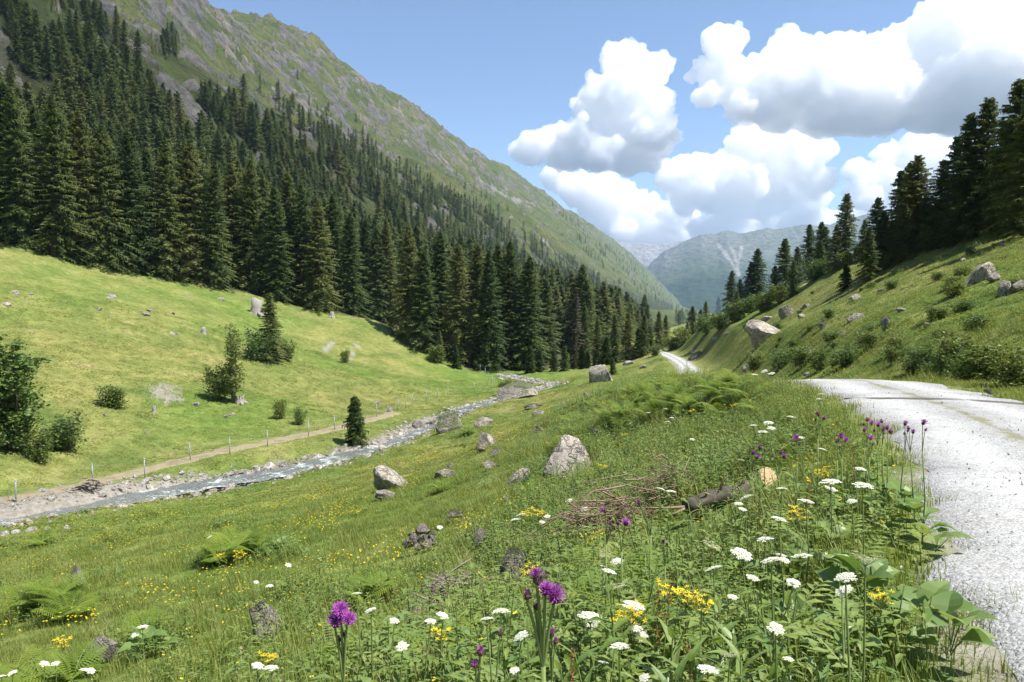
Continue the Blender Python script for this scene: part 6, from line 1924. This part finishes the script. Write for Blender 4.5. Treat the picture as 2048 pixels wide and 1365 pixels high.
# --- long-leaved herbs close to the camera and broad rosettes along the road edge
mb = MB(); mb.leaf((0, 0, 0), (1, 0, 0.45), 0.24, 0.045, segs=5, curl=0.35)
LONG = mb.mesh('leaf', (M_BROAD,), False)
for i, (u, v, hh, n) in enumerate(sorted([(1395, 1320, 0.55, 16), (1500, 1330, 0.5, 16), (1310, 1345, 0.5, 14), (1560, 1340, 0.45, 14), (1240, 1290, 0.45, 12), (1450, 1240, 0.5, 14), (1640, 1330, 0.35, 12), (1350, 1290, 0.5, 14), (1120, 1345, 0.45, 12), (1580, 1230, 0.45, 12), (1180, 1335, 0.45, 12), (1470, 1290, 0.5, 14), (1040, 1350, 0.4, 10)])):
    p = head_place(u, v - 40, hh)
    t = empty('long_leaved_herb', p, rng.uniform(0, 6.28), 1.0, tuple(rng.normal(size=2) * 0.12))
    tag(t, 'upright herb with long narrow grey green leaves, %s from the left along the bottom' % ordinal(i), 'plant', 'long leaved herbs near the camera')
    s = link('stem', U_STEM[i % 3], t); s.scale = (0.9, 0.9, hh)
    for q in range(n):
        f = 0.12 + 0.88 * q / n
        o = link('leaf', LONG, t); o.location = (0, 0, hh * f); o.rotation_euler = (rng.normal() * 0.15, rng.uniform(-0.5, 0.1) - 0.35 * f, q * 2.4); k = 1.1 - 0.5 * f; o.scale = (k, k, k)
mb = MB(); mb.tube([(0, 0, 0), (0.06, 0, 0.05), (0.11, 0, 0.085)], [0.003, 0.003, 0.002], 3, 1, cap=False); mb.leaf((0.09, 0, 0.075), (1, 0, 0.25), 0.17, 0.14, segs=4, curl=0.4, shape=0.7, fold=0.2)
BROADL = mb.mesh('leaf', (M_BROAD, M_STEM), False)
for i, (u, v, n, s) in enumerate(sorted([(1800, 1045, 9, 1.0), (1845, 1090, 9, 1.05), (1760, 1010, 8, 0.9), (1870, 1120, 7, 0.9), (1700, 1050, 8, 0.9), (1850, 1300, 9, 1.1), (1900, 1345, 8, 1.0), (1720, 1240, 8, 1.0), (1640, 1180, 8, 0.9), (1790, 1270, 7, 0.8), (1690, 1330, 8, 0.9), (1600, 1290, 7, 0.8), (1660, 1110, 7, 0.8), (1560, 1200, 7, 0.9), (1500, 1180, 7, 0.9), (290, 1320, 8, 1.3), (330, 1310, 8, 1.2), (560, 1110, 7, 1.4), (520, 1120, 7, 1.3)])):
    p = hit1(u, v)
    t = empty('broad_leaved_plant', p, rng.uniform(0, 6.28), s)
    tag(t, 'rosette of broad green leaves, %s from the left' % ordinal(i), 'plant', 'broad leaved rosettes')
    for q in range(n):
        o = link('leaf', BROADL, t); o.location = (0, 0, 0.04 + rng.uniform(0, 0.12)); o.rotation_euler = (rng.normal() * 0.2, rng.uniform(-0.7, 0.05), q * 6.283 / n + rng.normal() * 0.3); k = rng.uniform(0.7, 1.2); o.scale = (k, k, k)
# --- rusty dock spikes
def dock(seed):
    rg = np.random.default_rng(seed); mb = MB()
    for k in range(110):
        z = 0.25 * k / 110; r0 = 0.022 * (1 - k / 130) + 0.004
        a = k * 2.4; c = np.array([math.cos(a) * r0 * rg.random(), math.sin(a) * r0 * rg.random(), z])
        e = rg.normal(size=3) * 0.006; g = rg.normal(size=3) * 0.006
        mb.add([c, c + e, c + g], [(0, 1, 2)], 0)
    return mb.mesh('seed_spike', (M_RUST,), False)
DK = [dock(80), dock(81)]
for i, (u, v, hh) in enumerate(sorted([(1716, 905, 0.75), (1305, 1160, 0.6), (1320, 1200, 0.5), (1385, 1300, 0.5), (1610, 960, 0.5), (1130, 1310, 0.45), (1450, 1010, 0.5), (235, 1210, 0.5), (1310, 905, 0.5)])):
    p = head_place(u, v, hh)
    t = empty('dock_plant', p, 0, 1.0, tuple(rng.normal(size=2) * 0.05))
    tag(t, 'rust brown dock seed spike, %s from the left' % ordinal(i), 'plant', 'dock spikes')
    s = link('stem', U_STEM[i % 3], t); s.scale = (0.8, 0.8, hh)
    o = link('seed_spike', DK[i % 2], t); o.location = (0, 0, hh - 0.2)

# ------------------------------------------------------------------ haze
def build_haze():
    x0, x1, y0, y1, z0, z1 = -6200.0, 6200.0, -6200.0, 9600.0, -1100.0, 1150.0
    V = [(x, y, z) for x in (x0, x1) for y in (y0, y1) for z in (z0, z1)]
    Fh = [(0, 1, 3, 2), (4, 6, 7, 5), (0, 4, 5, 1), (2, 3, 7, 6), (0, 2, 6, 4), (1, 5, 7, 3)]
    m, n, l = new_mat('valley_haze')
    pv = n.new('ShaderNodeVolumePrincipled')
    pv.inputs['Color'].default_value = (0.50, 0.69, 1.0, 1)
    pv.inputs['Density'].default_value = 6.2e-5
    pv.inputs['Anisotropy'].default_value = 0.1
    o = n.new('ShaderNodeOutputMaterial')
    l.new(pv.outputs[0], o.inputs['Volume'])
    me = mesh_np('haze', V, Fh, (m,), False)
    tag(link('haze', me), 'thin blue haze filling the valley air', None, None, 'stuff')
build_haze()
